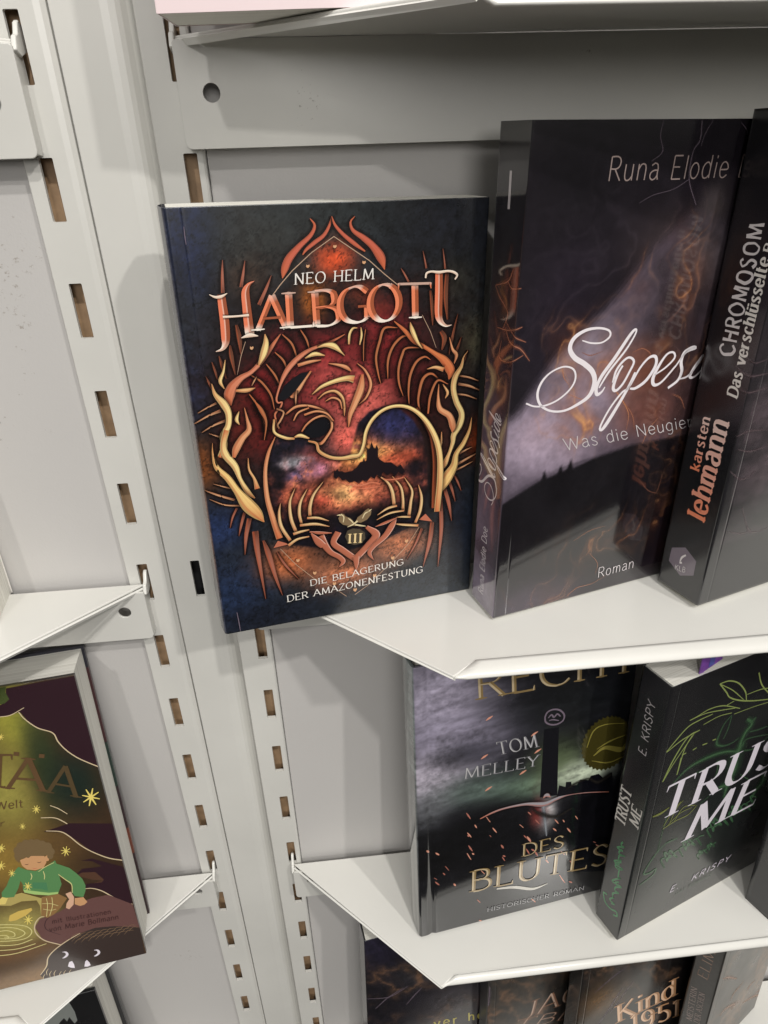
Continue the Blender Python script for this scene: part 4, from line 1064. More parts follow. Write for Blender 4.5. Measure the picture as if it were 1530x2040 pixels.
BLOBS = {
  'halbs': [  # grey patches paint the spine's reflected light into its colour
    (-24.2, 16.5, 31.2, 114.6, (104, 110, 128), 0.85, 0),
    (-25.9, 126.7, 51.9, 190.1, (92, 90, 100), 0.8, 0),
    (-10.0, 65.2, 38.5, 38.5, (120, 84, 64), 0.8, 0),
  ],
  'halbf': [
    (8.3, 185.5, 11.0, 27.4, (24, 32, 62), 0.9, 0),
    (59.9, 190.6, 38.2, 11.5, (34, 38, 38), 0.8, 0),
    (34.7, 178.9, 21.1, 13.4, (46, 46, 42), 0.7, 0),
    (115.1, 184.7, 22.7, 22.7, (28, 30, 38), 0.9, 0),
    (2.5, 127.3, 12.7, 16.9, (38, 50, 86), 0.95, 0),
    (5.7, 141.8, 12.3, 12.3, (34, 42, 58), 0.6, 0),
    (27.5, 168.0, 9.8, 7.8, (88, 58, 38), 0.5, 0),
    (-0.4, 92.2, 10.1, 11.9, (150, 82, 36), 0.95, 0),
    (5.6, 22.7, 24.3, 21.6, (30, 42, 68), 0.9, 0),
    (3.1, 59.9, 14.9, 12.4, (34, 48, 84), 0.9, 0),
    (26.9, 6.4, 39.9, 8.5, (22, 26, 38), 0.8, 0),
    (97.8, 2.6, 48.7, 18.3, (38, 44, 52), 0.9, 0),
    (128.1, 40.9, 14.5, 23.1, (24, 30, 44), 0.8, 0),
    (125.2, 134.4, 8.0, 14.1, (88, 88, 66), 0.8, 0),
    (131.3, 87.7, 6.8, 10.5, (160, 66, 30), 0.95, 0),
    (116.9, 162.9, 10.9, 10.9, (52, 50, 38), 0.6, 0),
    (25.0, 118.5, 26.5, 42.0, (26, 14, 12), 0.95, 0),
    (103.8, 110.7, 26.8, 48.7, (26, 14, 12), 0.95, 0),
    (66.0, 149.6, 34.2, 19.2, (26, 14, 12), 0.8, 0),
    (64.1, 174.1, 8.8, 6.8, (205, 78, 40), 1, 0),
    (54.6, 158.6, 5.8, 8.3, (168, 92, 34), 0.9, 0),
    (75.3, 161.3, 8.4, 6.3, (120, 50, 30), 0.7, 0),
    (83.9, 152.6, 4.8, 3.9, (110, 50, 28), 0.6, 0),
    (69.3, 123.3, 34.3, 22.9, (98, 32, 32), 0.95, 0),
    (73.6, 113.7, 15.5, 16.4, (206, 98, 88), 0.92, 0),
    (58.7, 137.5, 13.1, 8.7, (120, 32, 34), 0.9, 0),
    (86.0, 139.7, 13.4, 15.6, (128, 36, 38), 0.85, 0),
    (46.7, 125.4, 11.1, 11.1, (110, 32, 32), 0.8, 0),
    (18.5, 110.1, 6.7, 22.4, (84, 28, 22), 0.8, 0),
    (30.4, 106.4, 7.8, 20.6, (92, 26, 24), 0.9, 0),
    (29.2, 127.0, 7.4, 8.7, (128, 32, 34), 0.8, 0),
    (39.3, 141.2, 5.5, 6.4, (110, 26, 30), 0.8, 0),
    (65.8, 96.5, 8.7, 9.7, (226, 104, 90), 0.97, 0),
    (57.8, 122.1, 9.1, 13.6, (176, 76, 72), 0.7, 0),
    (47.4, 104.6, 11.7, 6.1, (96, 36, 36), 0.8, 0),
    (102.4, 120.3, 9.5, 19.0, (74, 26, 26), 0.8, 0),
    (113.1, 84.6, 5.2, 13.0, (60, 26, 20), 0.7, 0),
    (34.6, 35.3, 14.8, 10.8, (196, 110, 68), 0.95, 0),
    (62.5, 24.6, 17.0, 9.6, (206, 126, 88), 0.95, 0),
    (89.6, 35.1, 17.0, 10.2, (196, 120, 84), 0.95, 0),
    (65.7, 38.9, 19.3, 11.0, (30, 18, 16), 0.5, 0),
  ],
  'halbarch': [
    (67.3, 74.7, 51.0, 28.1, (26, 16, 24), 1, 0),
    (90.2, 99.9, 12.3, 9.9, (34, 34, 74), 0.95, 0),
    (41.9, 93.1, 11.9, 7.2, (34, 30, 48), 0.8, 0),
    (73.2, 87.4, 24.9, 10.0, (222, 98, 50), 0.97, 0),
    (74.7, 87.2, 13.5, 6.5, (250, 176, 88), 0.97, 0),
    (42.3, 98.0, 14.2, 7.1, (22, 20, 34), 0.9, 0),
    (90.2, 98.7, 12.4, 8.4, (34, 36, 76), 0.9, 0),
    (53.4, 88.8, 9.8, 5.9, (150, 62, 60), 0.9, 0),
    (92.6, 83.2, 11.3, 3.6, (196, 72, 44), 0.8, 0),
    (41.4, 87.7, 7.3, 2.9, (150, 150, 158), 0.9, 0),
    (50.6, 82.5, 7.4, 4.4, (150, 96, 130), 0.95, 0),
    (42.7, 80.5, 5.9, 3.0, (76, 74, 120), 0.9, 0),
    (65.7, 68.2, 29.7, 10.9, (214, 92, 58), 0.98, 0),
    (64.5, 68.4, 11.4, 6.2, (250, 186, 110), 0.95, 0),
    (77.1, 69.4, 10.4, 4.2, (214, 110, 74), 0.9, 0),
    (51.9, 66.1, 7.7, 4.1, (180, 66, 46), 0.9, 0),
    (66.4, 54.5, 40.0, 4.3, (14, 12, 18), 0.95, 0),
  ],
  'slopef': [
    (56.0, 132.4, 75.0, 150.1, (30, 26, 32), 1, 0),
    (21.7, 206.3, 23.1, 23.1, (24, 22, 26), 0.9, 0),
    (76.8, 204.9, 25.6, 21.4, (24, 20, 26), 0.8, 0),
    (22.3, 148.9, 20.4, 29.5, (34, 28, 38), 0.8, 0),
    (70.7, 177.2, 20.5, 13.7, (62, 52, 54), 0.7, 0),
    (92.0, 187.7, 9.2, 11.5, (88, 80, 80), 0.7, 0),
    (98.8, -4.2, 107.8, 18.0, (34, 28, 36), 0.8, 0),
    (22.2, 3.6, 28.9, 12.8, (70, 60, 74), 0.8, 0),
    (123.4, 39.2, 30.6, 30.6, (34, 22, 28), 0.6, 0),
  ],
  'slopelight': [
    (58.8, 132.1, 75.4, 100.6, (84, 74, 86), 1, 0),
    (15.7, 95.8, 28.3, 20.6, (172, 156, 174), 0.97, 0),
    (43.3, 110.9, 28.5, 20.7, (150, 138, 156), 0.85, 0),
    (31.7, 135.2, 19.1, 14.3, (146, 138, 154), 0.8, 0),
    (92.0, 167.8, 14.5, 21.8, (82, 76, 78), 0.8, 0),
    (82.0, 140.8, 17.9, 35.7, (44, 36, 40), 0.9, 0),
    (66.4, 122.0, 18.3, 13.0, (140, 74, 44), 0.55, 0),
    (79.5, 100.6, 25.2, 14.0, (112, 58, 40), 0.6, 0),
    (120.3, 110.1, 26.1, 46.4, (36, 28, 32), 0.8, 0),
  ],
  'slopes': [
    (-16.7, 93.2, 18.7, 62.3, (110, 92, 106), 0.9, 0),
    (-21.3, 44.8, 19.1, 38.3, (128, 112, 128), 0.95, 0),
    (-11.9, 8.5, 28.2, 18.8, (132, 120, 138), 0.95, 0),
    (-15.2, 33.0, 9.4, 6.3, (60, 38, 50), 0.7, 0),
    (-12.0, 200.7, 12.0, 47.9, (44, 42, 44), 0.95, 0),
    (-12.3, 140.1, 12.2, 27.4, (62, 50, 50), 0.6, 0),
  ],
  'lehms': [
    (-10.5, 55.2, 22.2, 55.4, (26, 26, 28), 0.9, 0),
    (-21.0, 169.7, 22.3, 58.1, (20, 18, 22), 0.9, 0),
  ],
  'lehmf': [
    (12.6, 83.3, 59.1, 118.1, (28, 27, 30), 1, 0),
    (9.9, 100.9, 17.0, 17.0, (70, 60, 64), 0.7, 0),
    (-3.5, 132.1, 12.8, 15.4, (52, 44, 48), 0.7, 0),
    (23.3, 70.9, 12.4, 15.4, (80, 66, 72), 0.7, 0),
    (24.1, 37.7, 19.9, 3.3, (66, 56, 60), 0.6, 0),
  ],
  'blutf': [
    (55.4, 108.0, 114.8, 153.0, (20, 20, 24), 1, 0),
    (13.5, 204.6, 38.3, 38.3, (178, 170, 190), 0.97, 0),
    (22.3, 165.9, 41.1, 24.0, (136, 130, 148), 0.9, 0),
    (6.7, 138.9, 31.8, 21.2, (186, 178, 192), 0.95, 0),
    (41.7, 124.7, 29.6, 13.3, (96, 112, 104), 0.85, 0),
    (75.3, 117.2, 23.0, 10.7, (112, 136, 116), 0.8, 0),
    (91.3, 131.6, 18.9, 22.7, (92, 106, 74), 0.8, 0),
    (111.4, 117.6, 23.5, 11.0, (214, 226, 200), 0.97, 0),
    (101.1, 176.7, 39.2, 21.4, (26, 28, 30), 0.8, 0),
    (31.7, 155.7, 21.0, 10.5, (34, 34, 40), 0.7, 0),
    (6.3, 114.2, 14.7, 18.3, (110, 112, 116), 0.7, 0),
    (22.4, 73.9, 78.6, 27.5, (14, 14, 16), 0.95, 0),
    (92.7, 60.2, 46.2, 33.6, (12, 12, 16), 0.9, 0),
    (87.2, 89.6, 7.2, 16.1, (190, 186, 186), 0.9, 0),
    (80.8, 91.6, 5.6, 12.0, (140, 50, 44), 0.7, 0),
    (51.1, 20.5, 94.9, 17.3, (40, 42, 44), 0.6, 0),
  ],
  'bluts': [
    (-11.7, 172.6, 27.1, 108.2, (120, 132, 128), 0.95, 0),
    (-10.7, 95.7, 22.7, 68.1, (104, 106, 108), 0.9, 0),
  ],
  'trustf': [
    (51.6, 102.6, 141.9, 189.3, (23, 23, 25), 1, 0),
    (44.9, 59.8, 60.1, 60.1, (34, 40, 36), 0.8, 0),
    (69.2, 161.6, 39.7, 26.5, (40, 42, 40), 0.7, 0),
  ],
  'trusts': [
    (-13.1, 115.5, 34.9, 116.5, (34, 35, 37), 1, 0),
    (6.4, 119.5, 10.9, 32.7, (38, 52, 42), 0.7, 0),
  ],
  'taaf': [
    (132.6, 178.1, 118.0, 177.0, (60, 44, 30), 1, 0),
    (133.0, 202.2, 13.1, 31.3, (150, 146, 58), 0.98, 0),
    (118.8, 152.8, 20.0, 36.3, (150, 142, 70), 0.95, 0),
    (143.5, 168.2, 9.1, 36.2, (44, 54, 34), 0.9, 0),
    (155.9, 150.1, 13.8, 21.9, (28, 40, 34), 0.95, 0),
    (109.4, 101.2, 29.1, 25.9, (150, 122, 56), 0.85, 0),
    (138.9, 108.3, 19.6, 13.1, (96, 72, 44), 0.7, 0),
    (100.1, 48.9, 31.1, 20.7, (170, 160, 90), 0.9, 0),
    (104.1, 0.8, 58.9, 14.7, (134, 106, 74), 0.95, 0),
    (95.3, 28.0, 42.4, 8.5, (112, 80, 56), 0.7, 0),
  ],
  'Af': [
    (49.0, 147.9, 158.3, 158.3, (22, 20, 26), 1, 0),
    (13.1, 213.7, 28.5, 28.5, (44, 40, 60), 0.7, 0),
    (71.2, 110.3, 33.5, 27.9, (88, 84, 86), 0.7, 0),
    (52.9, 165.7, 31.1, 20.7, (70, 68, 70), 0.6, 0),
  ],
  'Bf': [
    (58.7, 118.5, 175.3, 175.3, (34, 32, 30), 1, 0),
  ],
  'Ccf': [
    (46.5, 122.3, 183.1, 183.1, (22, 20, 20), 1, 0),
    (22.9, 116.7, 24.1, 30.2, (120, 88, 52), 0.7, 0),
    (38.3, 147.8, 17.6, 35.3, (70, 66, 66), 0.7, 0),
  ],
  'Ds': [
    (-10.6, 121.9, 50.5, 151.5, (44, 42, 40), 1, 0),
  ],
  'Df': [
    (50.6, 84.6, 271.0, 271.0, (40, 38, 36), 1, 0),
    (73.3, 60.7, 38.1, 38.1, (96, 84, 76), 0.6, 0),
  ],
  'slicef': [
    (-6.3, 25.2, 121.0, 121.0, (44, 44, 46), 1, 0),
  ],
  'llf': [
    (120.7, 176.7, 134.5, 134.5, (20, 20, 22), 1, 0),
  ],
}
FIRE = [(72.2, 121.2, 39.5, 31.6, 1, 0, 0), (49.8, 105.1, 31.8, 18.5, 0.9, 0, 0), (79.1, 141.1, 17.8, 38.1, 0.8, 0, 0), (64.3, 158.6, 11.9, 14.2, 0.9, 0, 0), (26.5, 135.8, 14.2, 14.2, 0.6, 0, 0), (109.0, 93.6, 17.8, 26.7, 0.8, 0, 0), (105.4, 43.0, 19.8, 29.6, 0.5, 0, 0), (62.1, 31.3, 35.1, 19.1, 0.35, 0, 0), (31.0, 7.7, 38.6, 12.9, 0.3, 0, 0), (-11.1, 131.3, 9.0, 26.4, 1, 0, 0), (-10.0, 154.0, 9.0, 12.0, 0.7, 0, 0)]
ARCH = [(33.8, 101.8), (29.0, 89.7), (27.1, 80.0), (27.0, 69.6), (28.8, 58.7), (33.5, 46.3), (50.3, 40.8), (65.7, 37.2), (81.6, 38.7), (92.3, 42.9), (104.7, 47.4), (106.1, 64.1), (105.9, 81.6), (103.2, 93.0), (98.6, 101.0), (92.2, 107.5), (85.0, 109.9), (77.3, 108.1), (71.8, 102.9), (69.1, 94.4), (67.6, 88.0), (64.1, 86.4), (59.3, 87.5), (54.7, 91.1), (53.1, 95.2), (50.2, 98.0), (44.6, 98.7), (36.8, 101.9)]
LIGHTSHAPE = [(81.0, 186.9), (63.6, 173.7), (50.8, 158.9), (37.9, 145.3), (22.0, 133.7), (13.0, 122.1), (4.0, 109.6), (-3.2, 106.1), (-2.3, 63.2), (10.2, 70.0), (28.7, 76.9), (51.1, 79.9), (70.9, 83.0), (122.1, 81.2), (144.3, 96.3), (114.0, 170.5), (98.7, 183.5)]
LIGHTSHAPE2 = [(-2.4, 64.6), (10.2, 70.0), (20.4, 74.6), (21.5, 79.6), (23.4, 74.8), (28.8, 76.1), (30.5, 80.5), (32.1, 76.5), (34.2, 77.7), (35.8, 82.7), (37.7, 77.1), (48.1, 80.4), (70.8, 83.6), (101.6, 83.7), (149.0, 81.8), (203.4, 73.2), (268.9, -84.5), (0.2, -3.0)]

PAL = {k: lin(v) for k, v in dict(
    cream=(246, 222, 142), cream2=(232, 184, 118), cream3=(244, 208, 122), cream4=(230, 200, 138), cream5=(214, 204, 130), tan=(214, 160, 112), dull=(176, 108, 62), brown=(112, 62, 34), brown2=(70, 34, 22), rust=(176, 92, 58), rust2=(206, 82, 46),
    flame=(222, 128, 84), flame2=(226, 160, 108), flame3=(214, 120, 62), salmon=(188, 104, 74), salmonw=(236, 176, 148), line=(186, 152, 124), inkdark=(16, 16, 22), white=(232, 226, 218), title=(218, 118, 84), titlew=(238, 214, 190),
    castle=(24, 14, 20), bird=(128, 104, 72), birdl=(214, 196, 150), coin=(78, 68, 52), edgedk=(18, 8, 8), light=(206, 198, 200), dimtext=(164, 144, 138), scriptw=(236, 228, 232), fire=(222, 122, 44), fire2=(176, 82, 38), firep=(216, 104, 66), smoke=(112, 98, 112),
    handw=(222, 214, 214), hexa=(118, 106, 118), rock=(92, 76, 82), steel=(150, 156, 164), silver=(160, 158, 164), ember=(226, 130, 84), ember2=(190, 92, 58), gold=(66, 60, 18), goldl=(140, 130, 48), goldtext=(178, 148, 92), goldtext2=(190, 186, 176),
    lime=(128, 144, 58), green=(44, 108, 54), greens=(54, 140, 80), olive=(112, 118, 44), lilac=(222, 214, 224), lilacdim=(190, 180, 194), greendim=(48, 74, 52), maroon=(48, 26, 34), olive2=(66, 78, 34), edge=(206, 184, 146), brown4=(84, 56, 40), plum=(104, 70, 66), plumd=(66, 38, 38),
    beast=(60, 48, 44), furl=(132, 104, 76), pants=(176, 158, 84), pants2=(142, 106, 58), shoe=(208, 176, 74), shoe2=(214, 168, 136), green3=(160, 194, 108), green4=(70, 128, 84), skin=(200, 148, 98), skiny=(220, 198, 100), hair=(116, 94, 60), yellow=(228, 206, 92), bronze=(96, 70, 42), bronze2=(82, 66, 40), olive3=(168, 156, 66), copper=(158, 112, 84), peach=(222, 164, 112), grey=(120, 124, 120)).items()}
PAL['green2'] = lin((84, 134, 78))
def _soften(c, k):
    g = .3 * c[0] + .6 * c[1] + .1 * c[2]
    return tuple(x * (1 - k) + g * k for x in c)
for _k in PAL:
    PAL[_k] = _soften(PAL[_k], .10)
for _k, _a in (('rust', .22), ('rust2', .12), ('fire', .2), ('fire2', .25), ('ember', .3), ('ember2', .3), ('lime', .12), ('green', .3), ('brown', .15), ('flame', .12)):
    PAL[_k] = _soften(PAL[_k], _a)

# ------------------------------------------------------------------ lettering: single-line skeletons drawn with a broad nib
GL = {
 'A': (.74, 'L 0,0 .37,1;L .37,1 .74,0;L .14,.34 .60,.34'), 'B': (.6, 'L .08,0 .08,1;C .08,1 .34,1 .5,.9 .5,.66 .34,.53 .08,.53;C .08,.53 .4,.53 .58,.4 .58,.15 .38,0 .08,0'),
 'C': (.7, 'C .68,.84 .54,.97 .38,1 .16,.9 .03,.66 .03,.34 .16,.1 .38,0 .56,.03 .7,.17'), 'D': (.72, 'L .08,0 .08,1;C .08,1 .4,.99 .6,.87 .7,.66 .7,.34 .6,.13 .4,.01 .08,0'),
 'E': (.56, 'L .08,0 .08,1;L .08,1 .52,1;L .08,.52 .44,.52;L .08,0 .56,0'), 'F': (.52, 'L .08,0 .08,1;L .08,1 .52,1;L .08,.52 .44,.52'),
 'G': (.74, 'C .69,.84 .54,.97 .38,1 .16,.9 .03,.66 .03,.34 .16,.1 .38,0 .56,.02 .7,.12;L .7,.12 .7,.44;L .46,.44 .74,.44'), 'H': (.72, 'L .08,0 .08,1;L .64,0 .64,1;L .08,.52 .64,.52'),
 'I': (.18, 'L .09,0 .09,1'), 'J': (.4, 'C .34,1 .34,.4 .3,.1 .1,0'), 'K': (.66, 'L .08,0 .08,1;L .6,1 .1,.46;L .24,.6 .66,0'), 'L': (.54, 'L .08,0 .08,1;L .08,0 .54,0'),
 'M': (.86, 'L .06,0 .12,1;L .12,1 .43,.08;L .43,.08 .76,1;L .76,1 .82,0'), 'N': (.72, 'L .08,0 .08,1;L .08,1 .64,0;L .64,0 .64,1'), 'O': (.78, 'O .39,.5 .36,.5'),
 'P': (.56, 'L .08,0 .08,1;C .08,1 .38,1 .54,.88 .54,.62 .38,.48 .08,.48'), 'R': (.62, 'L .08,0 .08,1;C .08,1 .38,1 .54,.88 .54,.64 .38,.5 .08,.5;L .3,.5 .62,0'),
 'S': (.54, 'C .48,.86 .34,1 .16,.96 .06,.78 .16,.6 .36,.48 .5,.3 .42,.06 .22,0 .03,.13'), 'T': (.64, 'L .32,0 .32,1;L 0,1 .64,1'), 'U': (.72, 'C .08,1 .08,.5 .1,.22 .22,.04 .36,0 .5,.04 .62,.22 .64,.5 .64,1'),
 'V': (.7, 'L 0,1 .35,0;L .35,0 .7,1'), 'W': (1.0, 'L 0,1 .26,0;L .26,0 .5,.92;L .5,.92 .74,0;L .74,0 1,1'), 'Y': (.66, 'L 0,1 .33,.48;L .66,1 .33,.48;L .33,.48 .33,0'), 'Z': (.6, 'L .04,1 .58,1;L .58,1 .02,0;L .02,0 .6,0'),
 'a': (.5, 'C .08,.6 .22,.7 .36,.66 .42,.5 .42,.2 .48,0;C .42,.4 .24,.4 .07,.3 .05,.12 .18,0 .34,.06 .42,.2'), 'b': (.5, 'L .07,0 .07,1;C .07,.5 .18,.68 .34,.68 .48,.52 .48,.18 .34,.01 .18,.02 .07,.14'),
 'c': (.46, 'C .44,.56 .28,.7 .12,.62 .04,.36 .12,.08 .28,0 .45,.13'), 'd': (.52, 'L .45,0 .45,1;C .45,.52 .32,.69 .16,.66 .04,.48 .04,.2 .16,.01 .32,.03 .45,.16'),
 'e': (.48, 'C .05,.36 .45,.38 .42,.58 .26,.7 .1,.62 .03,.36 .1,.08 .28,0 .46,.13'), 'f': (.34, 'C .34,.95 .22,1 .14,.84 .13,0;L 0,.66 .3,.66'),
 'g': (.52, 'C .45,.66 .45,.2 .44,-.12 .3,-.3 .08,-.24;C .45,.52 .32,.69 .16,.66 .04,.48 .04,.22 .16,.04 .32,.05 .45,.18'), 'h': (.52, 'L .07,0 .07,1;C .07,.45 .2,.66 .36,.67 .45,.52 .45,0'),
 'i': (.16, 'L .08,0 .08,.68;L .08,.86 .08,.98'), 'k': (.5, 'L .07,0 .07,1;L .44,.68 .09,.3;L .2,.42 .5,0'), 'l': (.16, 'L .08,0 .08,1'),
 'm': (.8, 'L .07,0 .07,.68;C .07,.45 .18,.66 .32,.66 .39,.5 .39,0;C .39,.45 .5,.66 .64,.66 .72,.5 .72,0'), 'n': (.52, 'L .07,0 .07,.68;C .07,.45 .2,.66 .36,.67 .45,.52 .45,0'),
 'o': (.52, 'O .26,.34 .22,.34'), 'p': (.5, 'L .07,-.3 .07,.68;C .07,.5 .18,.68 .34,.68 .48,.52 .48,.18 .34,.01 .18,.02 .07,.14'), 'r': (.36, 'L .07,0 .07,.68;C .07,.42 .18,.62 .34,.66'),
 's': (.42, 'C .38,.58 .26,.7 .12,.66 .06,.52 .16,.4 .3,.3 .38,.16 .3,.02 .16,0 .02,.1'), 't': (.34, 'C .13,.92 .13,.3 .16,.06 .34,.04;L 0,.66 .32,.66'), 'u': (.52, 'C .07,.68 .07,.2 .16,.01 .32,.03 .45,.2;L .45,.68 .45,0'),
 'v': (.48, 'L 0,.68 .24,0;L .24,0 .48,.68'), 'w': (.74, 'L 0,.68 .2,0;L .2,0 .37,.62;L .37,.62 .54,0;L .54,0 .74,.68'), 'z': (.44, 'L .03,.68 .42,.68;L .42,.68 .02,0;L .02,0 .44,0'),
 '.': (.14, 'L .07,0 .07,.1'), '1': (.34, 'L .2,0 .2,1;L .2,1 .03,.84'), '5': (.54, 'L .12,1 .5,1;L .12,1 .1,.56;C .1,.56 .3,.64 .5,.46 .5,.14 .3,0 .04,.08'), '9': (.56, 'O .27,.7 .22,.3;C .49,.7 .48,.3 .36,.06 .14,0'),
 ' ': (.34, ''),
}
GL['ü'] = (GL['u'][0], GL['u'][1] + ';L .14,.84 .14,.96;L .38,.84 .38,.96')
GL['Ä'] = (GL['A'][0], GL['A'][1] + ';L .12,1.04 .12,1.16;L .64,1.04 .64,1.16')
STYLE = dict(  # thick, thin, serif, spacing, nib angle
    serif=(.135, .05, 1, .17, 20), serifb=(.19, .07, 1, .15, 15), title=(.215, .05, 1, .1, 12), ital=(.20, .035, 1, .16, 15), sans=(.095, .095, 0, .17, 0), sansb=(.14, .13, 0, .32, 0),
    light=(.066, .060, 0, .16, 0), fat=(.205, .10, .5, .16, 5), hand=(.19, .15, 0, .24, 40))

def catmull(P, closed=False, step=0.06):
    P = np.asarray(P, float)
    if len(P) < 3 and not closed:
        n = max(2, int(np.linalg.norm(P[-1][:2] - P[0][:2]) / (step * 3)) + 1)
        return np.array([P[0] + (P[1] - P[0]) * i / n for i in range(n + 1)])
    Q = np.vstack([P[-1], P, P[0], P[1]]) if closed else np.vstack([2 * P[0] - P[1], P, 2 * P[-1] - P[-2]])
    out = []
    for i in range(1, len(Q) - 2):
        a, b, c, d = Q[i - 1], Q[i], Q[i + 1], Q[i + 2]
        n = int(min(24, max(2, math.ceil(np.linalg.norm(c[:2] - b[:2]) / step))))
        for k in range(n):
            t = k / n
            out.append(.5 * ((2 * b) + (c - a) * t + (2 * a - 5 * b + 4 * c - d) * t * t + (-a + 3 * b - 3 * c + d) * t ** 3))
    out.append(Q[-2])
    return np.array(out)

class Ink:
    """flat print gathered as thin sheets of colour lying on a cover"""
    def __init__(s):
        s.v, s.f, s.c, s.layer = [], [], [], 0
    def ribbon(s, pts, widths, cl, cm, cr, al=(1, 1, 1), hard=False):
        p = np.asarray(pts, float)
        n = len(p)
        d = np.gradient(p, axis=0)
        L = np.hypot(d[:, 0], d[:, 1]) + 1e-9
        nx, ny = -d[:, 1] / L, d[:, 0] / L
        h = s.layer
        s.layer += 1
        b = len(s.v)
        for i in range(n):
            w = widths[i] / 2
            s.v += [(p[i, 0] + nx[i] * w, p[i, 1] + ny[i] * w, h), (p[i, 0], p[i, 1], h), (p[i, 0] - nx[i] * w, p[i, 1] - ny[i] * w, h)]
        def C(col, i, a):
            k = col[i] if isinstance(col, list) else col
            return (k[0], k[1], k[2], a)
        for i in range(n - 1):
            q = b + 3 * i
            s.f.append((q, q + 1, q + 4, q + 3))
            s.f.append((q + 1, q + 2, q + 5, q + 4))
            if hard:
                s.c += [C(cl, i, al[0]), C(cl, i, al[0]), C(cl, i + 1, al[0]), C(cl, i + 1, al[0])]
                s.c += [C(cr, i, al[2]), C(cr, i, al[2]), C(cr, i + 1, al[2]), C(cr, i + 1, al[2])]
            else:
                s.c += [C(cl, i, al[0]), C(cm, i, al[1]), C(cm, i + 1, al[1]), C(cl, i + 1, al[0])]
                s.c += [C(cm, i, al[1]), C(cr, i, al[2]), C(cr, i + 1, al[2]), C(cm, i + 1, al[1])]
    def poly(s, pts, col, a=1.0):
        t = tessellate_polygon([[Vector((p[0], p[1], 0)) for p in pts]])
        h = s.layer
        s.layer += 1
        b = len(s.v)
        s.v += [(p[0], p[1], h) for p in pts]
        for q in t:
            s.f.append(tuple(b + i for i in q))
            s.c += [(col[0], col[1], col[2], a)] * 3

def mixc(a, b, t):
    return tuple(a[i] * (1 - t) + b[i] * t for i in range(3))

BLACKISH = lin((20, 9, 8))
def draw_stroke(ink, mode, col, data, straight=False):
    P = np.array(data, float).reshape(-1, 3) / 20.0
    if straight:
        out = []
        for i in range(len(P) - 1):
            n = max(1, int(np.linalg.norm(P[i + 1][:2] - P[i][:2]) / 1.5))
            out += [P[i] + (P[i + 1] - P[i]) * k / n for k in range(n)]
        out.append(P[-1])
        Q = np.array(out)
    else:
        Q = catmull(P, step=0.8)
    W = np.maximum(Q[:, 2], 0.10)
    c = PAL[col]
    n = len(Q)
    if mode == 'g':      # ornament: bright core, burnt edges, dark halo
        ink.ribbon(Q[:, :2], W * 1.5 + 2.4, BLACKISH, BLACKISH, BLACKISH, (0, .95, 0))
        e = mixc(c, lin((104, 54, 36)), .62)
        og = lin((196, 104, 62))
        tt = [i / max(1, n - 1) for i in range(n)]
        hi = [mixc(c, og, min(.9, .06 + .85 * abs(2 * k - 1) ** 2.4)) for k in tt]
        if col in ('rust', 'brown', 'tan'):
            hi = [mixc(c, lin((62, 30, 20)), min(.8, .9 * abs(2 * k - 1) ** 1.6)) for k in tt]
        if col == 'dull':
            ink.ribbon(Q[:, :2], W * 1.0 + 6.5, BLACKISH, BLACKISH, BLACKISH, (0, .62, 0))
        W = W * .8
        dk = [mixc(x, lin((168, 78, 46)), .62) for x in hi]
        ink.ribbon(Q[:, :2], W * 1.22 + .12, e, e, e)
        ink.ribbon(Q[:, :2], W * .92, hi, hi, dk, hard=True)
        ink.ribbon(Q[:, :2], W * .44, [mixc(x, y, .25) for x, y in zip(hi, dk)], hi, [mixc(x, y, .5) for x, y in zip(hi, dk)])
    elif mode == 'b':
        ink.ribbon(Q[:, :2], W * 1.3 + 1.6, BLACKISH, BLACKISH, BLACKISH, (0, .85, 0))
        ink.ribbon(Q[:, :2], W * 1.08, mixc(c, (1, .8, .7), .35), c, mixc(c, (0, 0, 0), .45))
        ink.ribbon(Q[:, :2], W * .8, c, mixc(c, (.25, .08, .04), .25), mixc(c, (.25, .08, .04), .45))
    elif mode == 'u':    # airbrushed wisp
        ink.ribbon(Q[:, :2], W * 2.4, c, c, c, (0, .32, 0))
        ink.ribbon(Q[:, :2], W * 1.0, c, mixc(c, (1, .8, .5), .12 if col.startswith('fire') else .02), c, (0, .85, 0))
    elif mode == 't':
        ink.ribbon(Q[:, :2], W + 1.6, BLACKISH, BLACKISH, BLACKISH, (0, .9, 0))
        y = (Q[:, 1] - Q[:, 1].min()) / max(1e-6, np.ptp(Q[:, 1]))
        whi = lin((240, 226, 210))
        if col == 'title':
            l = [mixc(whi, lin((224, 122, 88)), min(1, max(0, (k - .06) / .14))) for k in y]
            r = [mixc(lin((205, 170, 150)), lin((150, 78, 50)), min(1, max(0, (k - .06) / .14))) for k in y]
            ink.ribbon(Q[:, :2], W, r, r, l, hard=True)
            ink.ribbon(Q[:, :2] , W * .16, mixc(c, whi, .35), mixc(c, whi, .35), mixc(c, whi, .35))
        else:
            ink.ribbon(Q[:, :2], W, whi, c, mixc(c, (.3, .12, .06), .5))
    else:
        ink.ribbon(Q[:, :2], W, c, c, c)

